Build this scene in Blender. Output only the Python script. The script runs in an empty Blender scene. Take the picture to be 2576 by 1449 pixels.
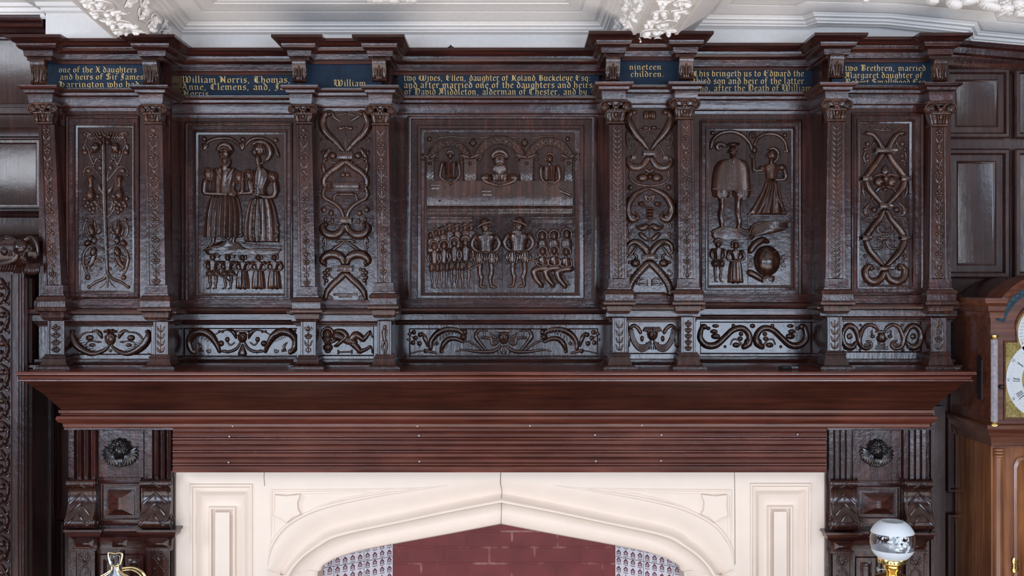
import bpy, math, random
from mathutils import Vector
random.seed(7)
S=.0015; D=4.0; FLOOR=-1.9
PI=math.pi
C=bpy.context.scene.collection
def f(y): return S*(1+y/D)
def P(px,py,y): return ((px-1288)*f(y), y, (724.5-py)*f(y))
def X(px,y): return (px-1288)*f(y)
def Z(py,y): return (724.5-py)*f(y)
# ------------------------------------------------------------------ materials
def newmat(name):
    m=bpy.data.materials.new(name); m.use_nodes=True
    nt=m.node_tree; b=nt.nodes['Principled BSDF']; return m,nt,b
def link(nt,a,b): nt.links.new(a,b)
def ramp(nt,fac,stops):
    r=nt.nodes.new('ShaderNodeValToRGB'); el=r.color_ramp.elements
    while len(el)<len(stops): el.new(.5)
    for e,(p,c) in zip(el,stops): e.position=p; e.color=(c[0],c[1],c[2],1)
    link(nt,fac,r.inputs[0]); return r
def noise(nt,vec,scale,detail=4,rough=.55):
    n=nt.nodes.new('ShaderNodeTexNoise'); n.inputs['Scale'].default_value=scale
    n.inputs['Detail'].default_value=detail; n.inputs['Roughness'].default_value=rough
    if vec: link(nt,vec,n.inputs['Vector'])
    return n
def wood(name,axis,dark,mid,light,rough=.3,bump=.25,coat=.3):
    m,nt,b=newmat(name)
    tc=nt.nodes.new('ShaderNodeTexCoord'); mp=nt.nodes.new('ShaderNodeMapping')
    sc={'x':(2.2,40,40),'z':(40,40,2.2)}[axis]; mp.inputs['Scale'].default_value=sc
    link(nt,tc.outputs['Object'],mp.inputs['Vector'])
    n1=noise(nt,mp.outputs[0],1.6,6,.6); n2=noise(nt,tc.outputs['Object'],3.2,3)
    mx=nt.nodes.new('ShaderNodeMath'); mx.operation='MULTIPLY_ADD'
    link(nt,n1.outputs[0],mx.inputs[0]); mx.inputs[1].default_value=.6; 
    m2=nt.nodes.new('ShaderNodeMath'); m2.operation='MULTIPLY'; m2.inputs[1].default_value=.4
    link(nt,n2.outputs[0],m2.inputs[0]); link(nt,m2.outputs[0],mx.inputs[2])
    r=ramp(nt,mx.outputs[0],[(.32,dark),(.5,mid),(.68,light)])
    link(nt,r.outputs[0],b.inputs['Base Color'])
    rr=nt.nodes.new('ShaderNodeMapRange'); link(nt,n2.outputs[0],rr.inputs[0])
    rr.inputs[1].default_value=.3; rr.inputs[2].default_value=.7; rr.inputs[3].default_value=rough-.05; rr.inputs[4].default_value=rough+.05
    link(nt,rr.outputs[0],b.inputs['Roughness'])
    b.inputs['Specular IOR Level'].default_value=.42; b.inputs['Coat Weight'].default_value=coat; b.inputs['Coat Roughness'].default_value=.16
    n3=noise(nt,tc.outputs['Object'],22,8,.62)
    ad=nt.nodes.new('ShaderNodeMath'); ad.operation='MULTIPLY_ADD'; link(nt,n1.outputs[0],ad.inputs[0]); ad.inputs[1].default_value=.45; link(nt,n3.outputs[0],ad.inputs[2])
    bp=nt.nodes.new('ShaderNodeBump'); bp.inputs['Strength'].default_value=bump; bp.inputs['Distance'].default_value=.006
    link(nt,ad.outputs[0],bp.inputs['Height']); link(nt,bp.outputs[0],b.inputs['Normal']); link(nt,bp.outputs[0],b.inputs['Coat Normal'])
    return m
def plain(name,col,rough=.5,metal=0,bump=0,bs=40,var=0,spec=.5):
    m,nt,b=newmat(name)
    b.inputs['Roughness'].default_value=rough; b.inputs['Metallic'].default_value=metal
    b.inputs['Specular IOR Level'].default_value=spec
    tc=nt.nodes.new('ShaderNodeTexCoord'); n=noise(nt,tc.outputs['Object'],bs,4)
    if var:
        r=ramp(nt,n.outputs[0],[(.3,[c*(1-var) for c in col]),(.7,[min(1,c*(1+var)) for c in col])]); link(nt,r.outputs[0],b.inputs['Base Color'])
    else: b.inputs['Base Color'].default_value=(*col,1)
    if bump:
        bp=nt.nodes.new('ShaderNodeBump'); bp.inputs['Strength'].default_value=bump; bp.inputs['Distance'].default_value=.004
        link(nt,n.outputs[0],bp.inputs['Height']); link(nt,bp.outputs[0],b.inputs['Normal'])
    return m
OAKH=wood('oak_horizontal','x',(.007,.003,.003),(.026,.008,.007),(.078,.021,.013),.175,.26,.08)
OAKV=wood('oak_vertical','z',(.007,.003,.003),(.026,.008,.007),(.078,.021,.013),.175,.26,.08)
CARV=wood('carved_oak','z',(.007,.003,.003),(.022,.008,.007),(.062,.021,.013),.165,.22,.1)
SHELF=wood('polished_red_oak','x',(.035,.008,.005),(.085,.02,.012),(.15,.042,.024),.22,.1,.2)
RELF=wood('relief_oak','z',(.008,.003,.003),(.030,.011,.007),(.088,.032,.018),.18,.3,.35)
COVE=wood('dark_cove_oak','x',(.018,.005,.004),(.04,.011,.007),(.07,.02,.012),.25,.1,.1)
WALLW=wood('wall_oak','z',(.012,.005,.005),(.028,.011,.01),(.055,.02,.015),.28,.15,.1)
WALN=wood('walnut','z',(.07,.022,.009),(.17,.06,.022),(.3,.12,.045),.3,.1,.4)
MAHO=wood('mahogany','x',(.035,.010,.006),(.07,.02,.011),(.13,.045,.022),.3,.1,.4)
GROOVE=plain('dark_groove',(.006,.004,.004),.7)
PLAST=plain('ceiling_plaster',(.78,.735,.70),.75,0,.25,60,.03,.2)
PLASTW=plain('plaster_relief',(.80,.755,.715),.75,0,.15,90,.03,.2)
STONE=plain('painted_stone',(.75,.635,.54),.5,0,.08,14,.02,.35)
NAVY=plain('navy_board',(.006,.017,.036),.55,0,.15,30,.3,.2)
GOLD=plain('gold_leaf_letter',(.62,.42,.16),.45,.3,0,300,.3)
IRON=plain('nail_iron',(.3,.3,.3),.4,.8)
BRASS=plain('brass',(.78,.55,.2),.22,1,.1,80)
BRASSC=plain('chased_brass',(.30,.24,.10),.5,1,1.0,160)
SILV=plain('silvered_dial',(.42,.44,.46),.45,.1,0)
BLACK=plain('black_paint',(.01,.01,.012),.35)
TILE=plain('tile_glaze',(.72,.70,.74),.2,0,.05,20)
PURP=plain('tile_manganese',(.13,.02,.035),.3)
BLUEP=plain('blue_painted_glass',(.008,.026,.042),.4,0,0,60,.6,.2)
EBON=plain('ebonised_carving',(.012,.009,.009),.22,0,.15,60)
def brickmat():
    m,nt,b=newmat('red_painted_brick')
    tc=nt.nodes.new('ShaderNodeTexCoord'); mp=nt.nodes.new('ShaderNodeMapping'); mp.inputs['Rotation'].default_value=(PI/2,0,0)
    link(nt,tc.outputs['Object'],mp.inputs[0])
    br=nt.nodes.new('ShaderNodeTexBrick'); br.inputs['Scale'].default_value=1; br.inputs['Brick Width'].default_value=.178; br.inputs['Row Height'].default_value=.063
    br.inputs['Mortar Size'].default_value=.005; br.inputs['Mortar Smooth'].default_value=.3
    link(nt,mp.outputs[0],br.inputs['Vector'])
    n=noise(nt,tc.outputs['Object'],9,5); n2=noise(nt,tc.outputs['Object'],60,4)
    mask=nt.nodes.new('ShaderNodeMapRange'); link(nt,n.outputs[0],mask.inputs[0]); mask.inputs[1].default_value=.5; mask.inputs[2].default_value=.6
    mu=nt.nodes.new('ShaderNodeMath'); mu.operation='MULTIPLY'; link(nt,br.outputs['Fac'],mu.inputs[0]); link(nt,mask.outputs[0],mu.inputs[1])
    mu2=nt.nodes.new('ShaderNodeMath'); mu2.operation='MULTIPLY'; link(nt,mu.outputs[0],mu2.inputs[0]); link(nt,n2.outputs[0],mu2.inputs[1])
    base=ramp(nt,n.outputs[0],[(.3,(.13,.012,.012)),(.7,(.20,.022,.020))])
    mix=nt.nodes.new('ShaderNodeMixRGB'); link(nt,mu2.outputs[0],mix.inputs[0]); link(nt,base.outputs[0],mix.inputs[1]); mix.inputs[2].default_value=(.42,.24,.2,1)
    link(nt,mix.outputs[0],b.inputs['Base Color']); b.inputs['Roughness'].default_value=.6
    bp=nt.nodes.new('ShaderNodeBump'); bp.inputs['Strength'].default_value=.4; bp.inputs['Distance'].default_value=.004; bp.invert=True
    link(nt,br.outputs['Fac'],bp.inputs['Height']); link(nt,bp.outputs[0],b.inputs['Normal'])
    return m
BRICK=brickmat()
# ------------------------------------------------------------------ scene objects
ORG={}
def tag(o,label=None,cat=None,group=None,kind=None):
    if label: o['label']=label
    if cat: o['category']=cat
    if group: o['group']=group
    if kind: o['kind']=kind
    return o
def thing(name,label,cat,loc=(0,0,0),group=None):
    o=bpy.data.objects.new(name,None); C.objects.link(o); o.location=loc; o.empty_display_size=.1
    ORG[o.name]=Vector(loc); return tag(o,label,cat,group)
def spline(pts,k=4,closed=False):
    n=len(pts)
    if n<3 or k<2: return [tuple(p) for p in pts]
    out=[]; rng=range(n if closed else n-1)
    for i in rng:
        if closed: a,b,c,d=pts[(i-1)%n],pts[i],pts[(i+1)%n],pts[(i+2)%n]
        else: a,b,c,d=pts[max(i-1,0)],pts[i],pts[i+1],pts[min(i+2,n-1)]
        for j in range(k):
            t=j/k
            out.append(tuple(.5*((2*q)+(-p+r)*t+(2*p-5*q+4*r-s)*t*t+(-p+3*q-3*r+s)*t**3) for p,q,r,s in zip(a,b,c,d)))
    if not closed: out.append(tuple(pts[-1]))
    return out
class MB:
    """collects shapes; build() links them as one mesh"""
    def __init__(s,y0=0,xf=None): s.v=[]; s.f=[]; s.y0=y0; s.xf=xf or (lambda x,y:(x,y)); s.mirror=None
    def q(s,*idx): s.f.append(tuple(idx))
    def add(s,p): s.v.append(tuple(p)); return len(s.v)-1
    def poly(s,pts): s.f.append(tuple(s.add(p) for p in pts))
    def pt(s,px,py,h):
        px,py=s.xf(px,py); k=f(s.y0); return ((px-1288)*k, s.y0-h, (724.5-py)*k)
    def grid(s,rows,closed=False):
        ids=[[s.add(p) for p in r] for r in rows]
        for a,b in zip(ids,ids[1:]):
            n=len(a)
            for i in range(n if closed else n-1):
                j=(i+1)%n; s.f.append((a[i],a[j],b[j],b[i]))
        return ids
    def box(s,x0,y0,z0,x1,y1,z1):
        p=[(x,y,z) for x in (x0,x1) for y in (y0,y1) for z in (z0,z1)]; i=[s.add(a) for a in p]
        for c in ((0,1,3,2),(4,6,7,5),(0,4,5,1),(2,3,7,6),(0,2,6,4),(1,5,7,3)): s.f.append(tuple(i[k] for k in c))
    def fbox(s,x0,y0,z0,x1,y1,z1,c=.003):
        """box whose front (toward -y) edges are chamfered"""
        s.box(x0,y0+c,z0,x1,y1,z1)
        a=[(x0,y0+c,z0),(x1,y0+c,z0),(x1,y0+c,z1),(x0,y0+c,z1)]; b=[(x0+c,y0,z0+c),(x1-c,y0,z0+c),(x1-c,y0,z1-c),(x0+c,y0,z1-c)]
        s.grid([a,b],True); s.poly(b)
    def pbox(s,px0,py0,px1,py1,yf,yb,c=.003):
        s.fbox(X(px0,yf),yf,Z(py1,yf),X(px1,yf),yb,Z(py0,yf),c)
    def slant(s,tl,tr,bl,br,yf,yb,c=.003):
        """board whose front corners are given in reference pixels on plane yf"""
        a=[P(*tl,yf),P(*tr,yf),P(*br,yf),P(*bl,yf)]
        cx=sum(p[0] for p in a)/4; cz=sum(p[2] for p in a)/4
        fr=[(p[0]+(c if p[0]<cx else -c),yf,p[2]+(c if p[2]<cz else -c)) for p in a]
        md=[(p[0],yf+c,p[2]) for p in a]; bk=[(p[0],yb,p[2]) for p in a]
        s.grid([bk,md,fr],True); s.poly(fr); s.poly(bk)
    # relief shapes: pixel coordinates on the panel plane, heights in metres
    def tube(s,pts,r,k=4,hf=1,n=8,lift=0,cap=True):
        if s.mirror is not None and not getattr(s,'_m',0):
            s._m=1; s.tube([(s.mirror-p[0],p[1]) for p in pts],r,k,hf,n,lift,cap); s.tube([(s.mirror+p[0],p[1]) for p in pts],r,k,hf,n,lift,cap); s._m=0; return
        rs=r if isinstance(r,(list,tuple)) else [r]*len(pts)
        if len(rs)!=len(pts):
            m=len(pts)-1; q=len(rs)-1; rs=[rs[min(int(i/m*q),q-1)]*(1-(i/m*q-min(int(i/m*q),q-1)))+rs[min(int(i/m*q),q-1)+1]*(i/m*q-min(int(i/m*q),q-1)) for i in range(m+1)]
        sp=spline([(a[0],a[1],b) for a,b in zip(pts,rs)],k); rows=[]; N=len(sp)
        kk=f(s.y0)
        for i,(x,y,w) in enumerate(sp):
            a=sp[max(i-1,0)]; b=sp[min(i+1,N-1)]; dx,dy=b[0]-a[0],b[1]-a[1]; L=math.hypot(dx,dy) or 1; dx/=L; dy/=L
            w=max(w,.3)
            ring=lambda sc,off: [s.pt(x+dx*off-dy*w*sc*math.cos(t),y+dy*off+dx*w*sc*math.cos(t),(lift(x,y) if callable(lift) else lift)+w*sc*kk*hf*math.sin(t)) for t in [(-.25+1.5*j/(n-1))*PI/1.0 if 0 else (-.15+1.3*j/(n-1))*PI for j in range(n)]]
            if cap and i==0: rows+= [ring(.15,-w),ring(.65,-w*.75)]
            rows.append(ring(1,0))
            if cap and i==N-1: rows+= [ring(.65,w*.75),ring(.15,w)]
        s.grid(rows)
    def blob(s,cx,cy,rx,ry=None,h=None,rot=0,lift=0,n=12,m=4):
        if s.mirror is not None and not getattr(s,'_m',0):
            s._m=1
            s.blob(s.mirror+cx,cy,rx,ry,h,rot,lift,n,m)
            if cx: s.blob(s.mirror-cx,cy,rx,ry,h,-rot,lift,n,m)
            s._m=0; return
        ry=ry or rx; kk=f(s.y0); h=h if h is not None else min(rx,ry)*kk; ca,sa=math.cos(rot),math.sin(rot); rows=[]
        for i in range(m+1):
            t=(-.12+1.06*i/m)*PI/2; c,si=math.cos(t),math.sin(t)
            if i==m: c,si=.02,1
            rows.append([s.pt(cx+ca*rx*c*math.cos(2*PI*j/n)-sa*ry*c*math.sin(2*PI*j/n),cy+sa*rx*c*math.cos(2*PI*j/n)+ca*ry*c*math.sin(2*PI*j/n),lift+h*si) for j in range(n)])
        ids=s.grid(rows,True); s.f.append(tuple(ids[-1]))
    def loft(s,rows,h,n=14,folds=0,fa=0,pw=.5,k=4,lift=0):
        """rows (py,xl,xr): bodies, skirts, cloaks"""
        sp=spline(rows,k); out=[]
        for i,(y,a,b) in enumerate(sp):
            e=.55 if i in(0,len(sp)-1) else 1
            out.append([s.pt(a+(b-a)*j/n,y,lift+(-.002 if j in(0,n) else h*e*max(math.sin(PI*j/n),0)**pw+fa*math.cos(2*PI*folds*j/n)*min(1,3*math.sin(PI*j/n)))) for j in range(n+1)])
        for r0,e in ((out[0],0),(out[-1],1)):
            base=[(p[0],s.y0+.002,p[2]) for p in r0]
            if e: out.append(base)
            else: out.insert(0,base)
        s.grid(out)
    def star(s,outl,h,k=3,lift=0,prof=((1,-.15),(.97,.5),(.85,.8),(.6,.95),(.25,1))):
        sp=spline(outl,k,True); cx=sum(p[0] for p in sp)/len(sp); cy=sum(p[1] for p in sp)/len(sp)
        ids=s.grid([[s.pt(cx+(x-cx)*q,cy+(y-cy)*q,lift+h*hh) for x,y in sp] for q,hh in prof],True); s.f.append(tuple(ids[-1]))
    def rect(s,x0,y0,x1,y1,h,c=.8):
        if s.mirror is not None:
            x0+=s.mirror; x1+=s.mirror
            if x0>s.mirror:
                s.rect_(2*s.mirror-x1,y0,2*s.mirror-x0,y1,h,c)
        s.rect_(x0,y0,x1,y1,h,c)
    def rect_(s,x0,y0,x1,y1,h,c):
        a=[(x0,y0),(x1,y0),(x1,y1),(x0,y1)]; b=[(x0+c,y0+c),(x1-c,y0+c),(x1-c,y1-c),(x0+c,y1-c)]
        ids=s.grid([[s.pt(*p,-.003) for p in a],[s.pt(*p,h-c*.0012) for p in a],[s.pt(*p,h) for p in b]],True); s.f.append(tuple(ids[-1]))
    def spiral(s,cx,cy,r,turns=1.6,w=2.5,a0=0,d=1,lift=0):
        if s.mirror is not None and not getattr(s,'_m',0):
            s._m=1; s.spiral(s.mirror+cx,cy,r,turns,w,a0,d,lift); s.spiral(s.mirror-cx,cy,r,turns,w,PI-a0,-d,lift); s._m=0; return
        N=int(12*turns); m=s.mirror; s.mirror=None
        s.tube([(cx+r*(1-.85*i/N)*math.cos(a0+d*2*PI*turns*i/N),cy+r*(1-.85*i/N)*math.sin(a0+d*2*PI*turns*i/N)) for i in range(N+1)],[w,w*.45],1,1,6,lift); s.mirror=m
    # mouldings
    def sweep(s,path,prof,dz=None,caps=True):
        """path: plan points (x,y); prof: (out,z); outward is to the right-hand side of travel"""
        n=len(path); off=[]
        for i in range(n):
            ns=[]
            for a,b in ((i-1,i),(i,i+1)):
                if a<0 or b>=n: continue
                dx,dy=path[b][0]-path[a][0],path[b][1]-path[a][1]; L=math.hypot(dx,dy); ns.append((dy/L,-dx/L))
            if len(ns)==1: off.append(ns[0])
            else:
                mx,my=ns[0][0]+ns[1][0],ns[0][1]+ns[1][1]; q=mx*ns[0][0]+my*ns[0][1]; off.append((mx/q,my/q))
        rows=[]
        for i in range(n):
            zz=dz[i] if dz else 0
            rows.append([(path[i][0]+off[i][0]*o,path[i][1]+off[i][1]*o,z+zz) for o,z in prof])
        s.grid(rows)
        if caps:
            for r in (rows[0],rows[-1]): s.poly(r)
    def lathe(s,cx,cy,prof,n=32):
        ids=s.grid([[(cx+r*math.cos(2*PI*j/n),cy+r*math.sin(2*PI*j/n),z) for j in range(n)] for r,z in prof],True)
        s.f.append(tuple(ids[0])); s.f.append(tuple(ids[-1]))
    def build(s,name,mat,parent=None,smooth=40,label=None,kind=None):
        me=bpy.data.meshes.new(name); o=Vector((0,0,0))
        if parent is not None: o=ORG[parent.name]
        if parent is None and s.v:
            pass
        me.from_pydata([(p[0]-o.x,p[1]-o.y,p[2]-o.z) for p in s.v],[],s.f); me.validate(); me.update()
        import bmesh
        bm=bmesh.new(); bm.from_mesh(me); bmesh.ops.remove_doubles(bm,verts=bm.verts,dist=2e-5); bmesh.ops.recalc_face_normals(bm,faces=bm.faces); bm.to_mesh(me); bm.free()
        if smooth:
            for p in me.polygons: p.use_smooth=True
            me.set_sharp_from_angle(angle=math.radians(smooth))
        me.materials.append(mat); ob=bpy.data.objects.new(name,me); C.objects.link(ob)
        if parent is not None: ob.parent=parent; ORG[ob.name]=o
        if parent is not None and parent.parent is None: ob.location=(0,0,0)
        if label: ob['label']=label
        if kind: ob['kind']=kind
        return ob
# ------------------------------------------------------------------ blackletter made of broad-nib strokes
def mi(x): return [(x-.07,.84),(x+.05,.94),(x+.05,.1),(x+.15,0)]
G={'i':(.3,[mi(.08),[(.1,1.25),(.16,1.32)]]),'l':(.28,[[(.05,1.55),(.1,1.45),(.1,.1),(.2,0)]]),
'n':(.62,[mi(.08),[(.13,.75),(.38,.94),(.45,.8),(.45,.1),(.55,0)]]),
'm':(.95,[mi(.08),[(.13,.75),(.36,.94),(.43,.8),(.43,.1),(.5,.03)],[(.43,.75),(.68,.94),(.78,.8),(.78,.1),(.88,0)]]),
'u':(.62,[[(.0,.84),(.1,.94),(.1,.12),(.25,0),(.45,.2)],mi(.4)]),
'a':(.55,[[(.06,.8),(.22,.94),(.42,.84),(.42,.1),(.52,0)],[(.42,.56),(.1,.4),(.1,.12),(.2,0),(.42,.15)]]),
'b':(.55,[[(.05,1.5),(.1,1.4),(.1,.1),(.25,0),(.45,.14),(.45,.75),(.32,.92),(.1,.68)]]),
'c':(.5,[[(.45,.76),(.3,.93),(.1,.72),(.1,.15),(.25,0),(.45,.14)]]),
'd':(.55,[[(.06,1.42),(.22,1.2),(.45,.75),(.45,.14),(.28,0),(.1,.15),(.1,.7),(.25,.9),(.4,.8)]]),
'e':(.5,[[(.1,.42),(.44,.62),(.4,.84),(.28,.93),(.1,.72),(.1,.15),(.25,0),(.45,.14)]]),
'f':(.45,[[(.45,1.4),(.27,1.5),(.17,1.3),(.17,0)],[(0,.88),(.4,.88)]]),
'g':(.56,[[(.42,.84),(.26,.93),(.1,.72),(.1,.22),(.25,.06),(.45,.2)],[(.45,.95),(.45,-.2),(.25,-.42),(.05,-.28)]]),
'h':(.57,[[(.05,1.5),(.1,1.4),(.1,0)],[(.1,.7),(.3,.93),(.45,.75),(.45,.15),(.3,-.22)]]),
'k':(.55,[[(.05,1.5),(.1,1.4),(.1,0)],[(.1,.5),(.4,.9),(.4,.65),(.15,.5),(.48,0)]]),
'o':(.55,[[(.3,.95),(.1,.74),(.1,.16),(.25,0),(.45,.16),(.45,.76),(.3,.95)]]),
'p':(.57,[[(.02,.88),(.1,.93),(.1,-.4)],[(.1,.7),(.3,.93),(.45,.75),(.45,.18),(.28,0),(.1,.14)]]),
'q':(.57,[[(.45,.93),(.45,-.4)],[(.45,.72),(.28,.93),(.1,.74),(.1,.18),(.25,0),(.45,.16)]]),
'r':(.45,[mi(.08),[(.13,.72),(.3,.93),(.42,.82)]]),
's':(.46,[[(.4,.8),(.26,.94),(.08,.76),(.12,.58),(.38,.4),(.4,.16),(.22,0),(.05,.14)]]),
't':(.38,[[(.16,1.25),(.14,1.15),(.14,.12),(.24,0),(.36,.1)],[(0,.9),(.34,.9)]]),
'v':(.55,[[(.02,1.0),(.12,.9),(.12,.12),(.25,0),(.45,.16),(.45,.75),(.3,.93),(.12,.75)]]),
'w':(.82,[[(.02,1.05),(.12,.92),(.12,.12),(.25,0),(.42,.15)],[(.32,1.05),(.42,.92),(.42,.12),(.55,0),(.72,.16),(.72,.75),(.58,.93),(.42,.75)]]),
'y':(.57,[[(.02,.86),(.12,.93),(.12,.3),(.25,.12),(.45,.25)],[(.45,.95),(.45,.1),(.3,-.3),(.1,-.4)]]),
'x':(.5,[[(.05,.9),(.42,.05)],[(.42,.9),(.05,.05)]]),'-':(.3,[[(0,.5),(.25,.5)]]),
',':(.4,[[(.12,.08),(.16,0),(.08,-.25)]]),'.':(.38,[[(.12,.08),(.18,.02)]]),':':(.3,[[(.12,.08),(.18,.02)],[(.12,.72),(.18,.66)]]),
'A':(.85,[[(.05,1.3),(.3,1.5),(.5,1.2),(.62,.15),(.75,0)],[(.42,1.4),(.2,.4),(.02,0)],[(.15,.55),(.58,.6)]]),
'W':(1.35,[[(.1,1.2),(.02,1.4),(.22,1.5),(.3,1.3),(.3,.2),(.5,0),(.68,.2)],[(.42,1.3),(.55,1.5),(.68,1.3),(.68,.2),(.9,0),(1.15,.25),(1.2,1.1),(1.0,1.5),(.85,1.2)],[(.12,1.0),(.12,.3)],[(.84,1.1),(.84,.15)]]),
'N':(.95,[[(.0,1.3),(.15,1.48),(.22,1.3),(.22,.1),(.1,0)],[(.2,1.42),(.45,.95),(.7,.1)],[(.72,1.5),(.72,.1),(.85,0)],[(.36,1.0),(.36,.15)]]),
'T':(.85,[[(.02,1.25),(.15,1.48),(.45,1.36),(.85,1.5)],[(.45,1.36),(.42,.15),(.55,0),(.75,.12)],[(.2,1.15),(.1,.7),(.2,.2),(.42,.02)],[(.26,1.2),(.26,.3)]]),
'C':(.85,[[(.75,1.2),(.5,1.5),(.12,1.1),(.1,.4),(.4,0),(.78,.25)],[(.32,1.25),(.32,.25)]]),
'E':(.85,[[(.75,1.2),(.5,1.5),(.12,1.1),(.1,.4),(.4,0),(.78,.25)],[(.32,1.25),(.32,.25)],[(.3,.75),(.7,.85)]]),
'J':(.62,[[(.1,1.2),(.3,1.5),(.6,1.4)],[(.4,1.4),(.4,.1),(.2,-.2),(.02,0)],[(.22,1.1),(.22,.3)]]),
'R':(.9,[[(.05,1.42),(.2,1.5),(.2,0),(.05,.05)],[(.2,1.42),(.55,1.5),(.72,1.3),(.72,1.0),(.5,.78),(.22,.75)],[(.48,.76),(.62,.4),(.66,.1),(.85,0)],[(.38,1.4),(.38,.1)]]),
'B':(.9,[[(.02,1.2),(.2,1.5),(.3,1.2),(.28,.1),(.55,0),(.78,.2),(.75,.6),(.35,.8),(.7,1.0),(.72,1.35),(.5,1.5),(.28,1.3)],[(.46,1.3),(.46,.2)]]),
'D':(.9,[[(.05,1.2),(.3,1.5),(.65,1.35),(.8,.9),(.75,.3),(.45,0),(.12,.1)],[(.2,1.3),(.2,.2)],[(.38,1.3),(.38,.2)]]),
'M':(1.2,[[(.02,.2),(.15,0),(.25,.3),(.25,1.2),(.1,1.45)],[(.25,1.2),(.5,1.5),(.62,1.2),(.62,.1)],[(.62,1.2),(.85,1.5),(1.0,1.2),(1.0,.15),(1.12,0)],[(.44,1.2),(.44,.3)]]),
'S':(.85,[[(.7,1.2),(.45,1.5),(.1,1.25),(.15,.95),(.65,.65),(.7,.25),(.4,0),(.05,.2)],[(.38,1.4),(.38,.1)]]),
'H':(1.0,[[(.02,1.3),(.2,1.5),(.3,1.2),(.25,.2),(.05,0)],[(.28,.85),(.6,1.0),(.8,.7),(.75,.2),(.5,-.1)],[(.42,1.45),(.42,.15)],[(.1,1.1),(.55,1.2)]]),
'X':(.8,[[(.05,1.4),(.2,1.45),(.6,.05),(.75,0)],[(.65,1.45),(.12,0)],[(.15,.75),(.65,.75)]])}
def text(mb,txt,x0,x1,base,xh,lift,clip=None):
    adv=0; 
    for c in txt: adv+= .34 if c==' ' else G[c][0]+.09
    sx=(x1-x0)/adv; x=x0; n=(.05,.045); clip=clip if clip else base+99
    for c in txt:
        if c==' ': x+=.34*sx; continue
        w,st=G[c]; xhh=xh
        for s in st:
            for a,b in zip(s,s[1:]):
                quad=[(a[0]-n[0],a[1]-n[1]),(b[0]-n[0],b[1]-n[1]),(b[0]+n[0],b[1]+n[1]),(a[0]+n[0],a[1]+n[1])]
                ax=abs((b[0]-a[0])*n[1]-(b[1]-a[1])*n[0])
                if ax<.004: quad=[(a[0]-.03,a[1]+.02),(b[0]-.03,b[1]+.02),(b[0]+.03,b[1]-.02),(a[0]+.03,a[1]-.02)]
                pts=[(x+q[0]*sx,base-q[1]*xhh) for q in quad]
                if min(p[1] for p in pts)>clip: continue
                mb.poly([mb.pt(p[0],min(p[1],clip),lift) for p in pts])
        x+=(w+.09)*sx
YB=.05; YP=-.10; YF=-.16; YW=.14
CORN=[(-.01,.812),(.008,.812),(.008,.822),(.0155,.826),(.018,.85),(.028,.855),(.034,.862),(.036,.878),(.044,.882),(.049,.888),(.06,.892),(.065,.894),(.065,.904),(-.01,.904)]
MID=[(-.01,.651),(.004,.651),(.006,.661),(.012,.665),(.0145,.675),(.0165,.699),(.026,.704),(.028,.713),(.036,.715),(.041,.721),(.042,.728),(-.01,.729)]
DADO=[(-.01,-.143),(.004,-.141),(.006,-.134),(.012,-.131),(.013,-.125),(.017,-.121),(.017,-.1),(.022,-.098),(.031,-.094),(.034,-.086),(.031,-.078),(.022,-.075),(.014,-.073),(.012,-.045),(-.01,-.043)]
BASE=[(-.01,-.2902),(.05,-.2902),(.05,-.284),(.036,-.282),(.022,-.277),(.012,-.272),(.011,-.262),(-.01,-.258)]
def dz(prof,d): return [(o,z+d) for o,z in prof]
FS=[(0,0),(.02,.006),(.08,.006),(.1,-.004),(.2,-.006),(.3,-.003),(.34,.0046),(.62,.0056),(.66,.001),(.8,.0),(.84,.01),(.98,.012),(1,.016)]
def frame(mb,outer,inner,steps,y,board=None):
    k=f(y); r=[]
    def rect(t,dy):
        x0,y0,x1,y1=[a+(b-a)*t for a,b in zip(outer,inner)]
        return [((px-1288)*k,y+dy,(724.5-py)*k) for px,py in ((x0,y0),(x1,y0),(x1,y1),(x0,y1))]
    if board:
        x0,y0,x1,y1=board; r.append([((px-1288)*k,y,(724.5-py)*k) for px,py in ((x0,y0),(x1,y0),(x1,y1),(x0,y1))])
    for t,dy in steps: r.append(rect(t,dy))
    mb.grid(r,True)
def flat(mb,px0,py0,px1,py1,y,ref=None):
    k=f(ref if ref is not None else y)
    mb.poly([((a-1288)*k,y,(724.5-b)*k) for a,b in ((px0,py0),(px1,py0),(px1,py1),(px0,py1))])
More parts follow.
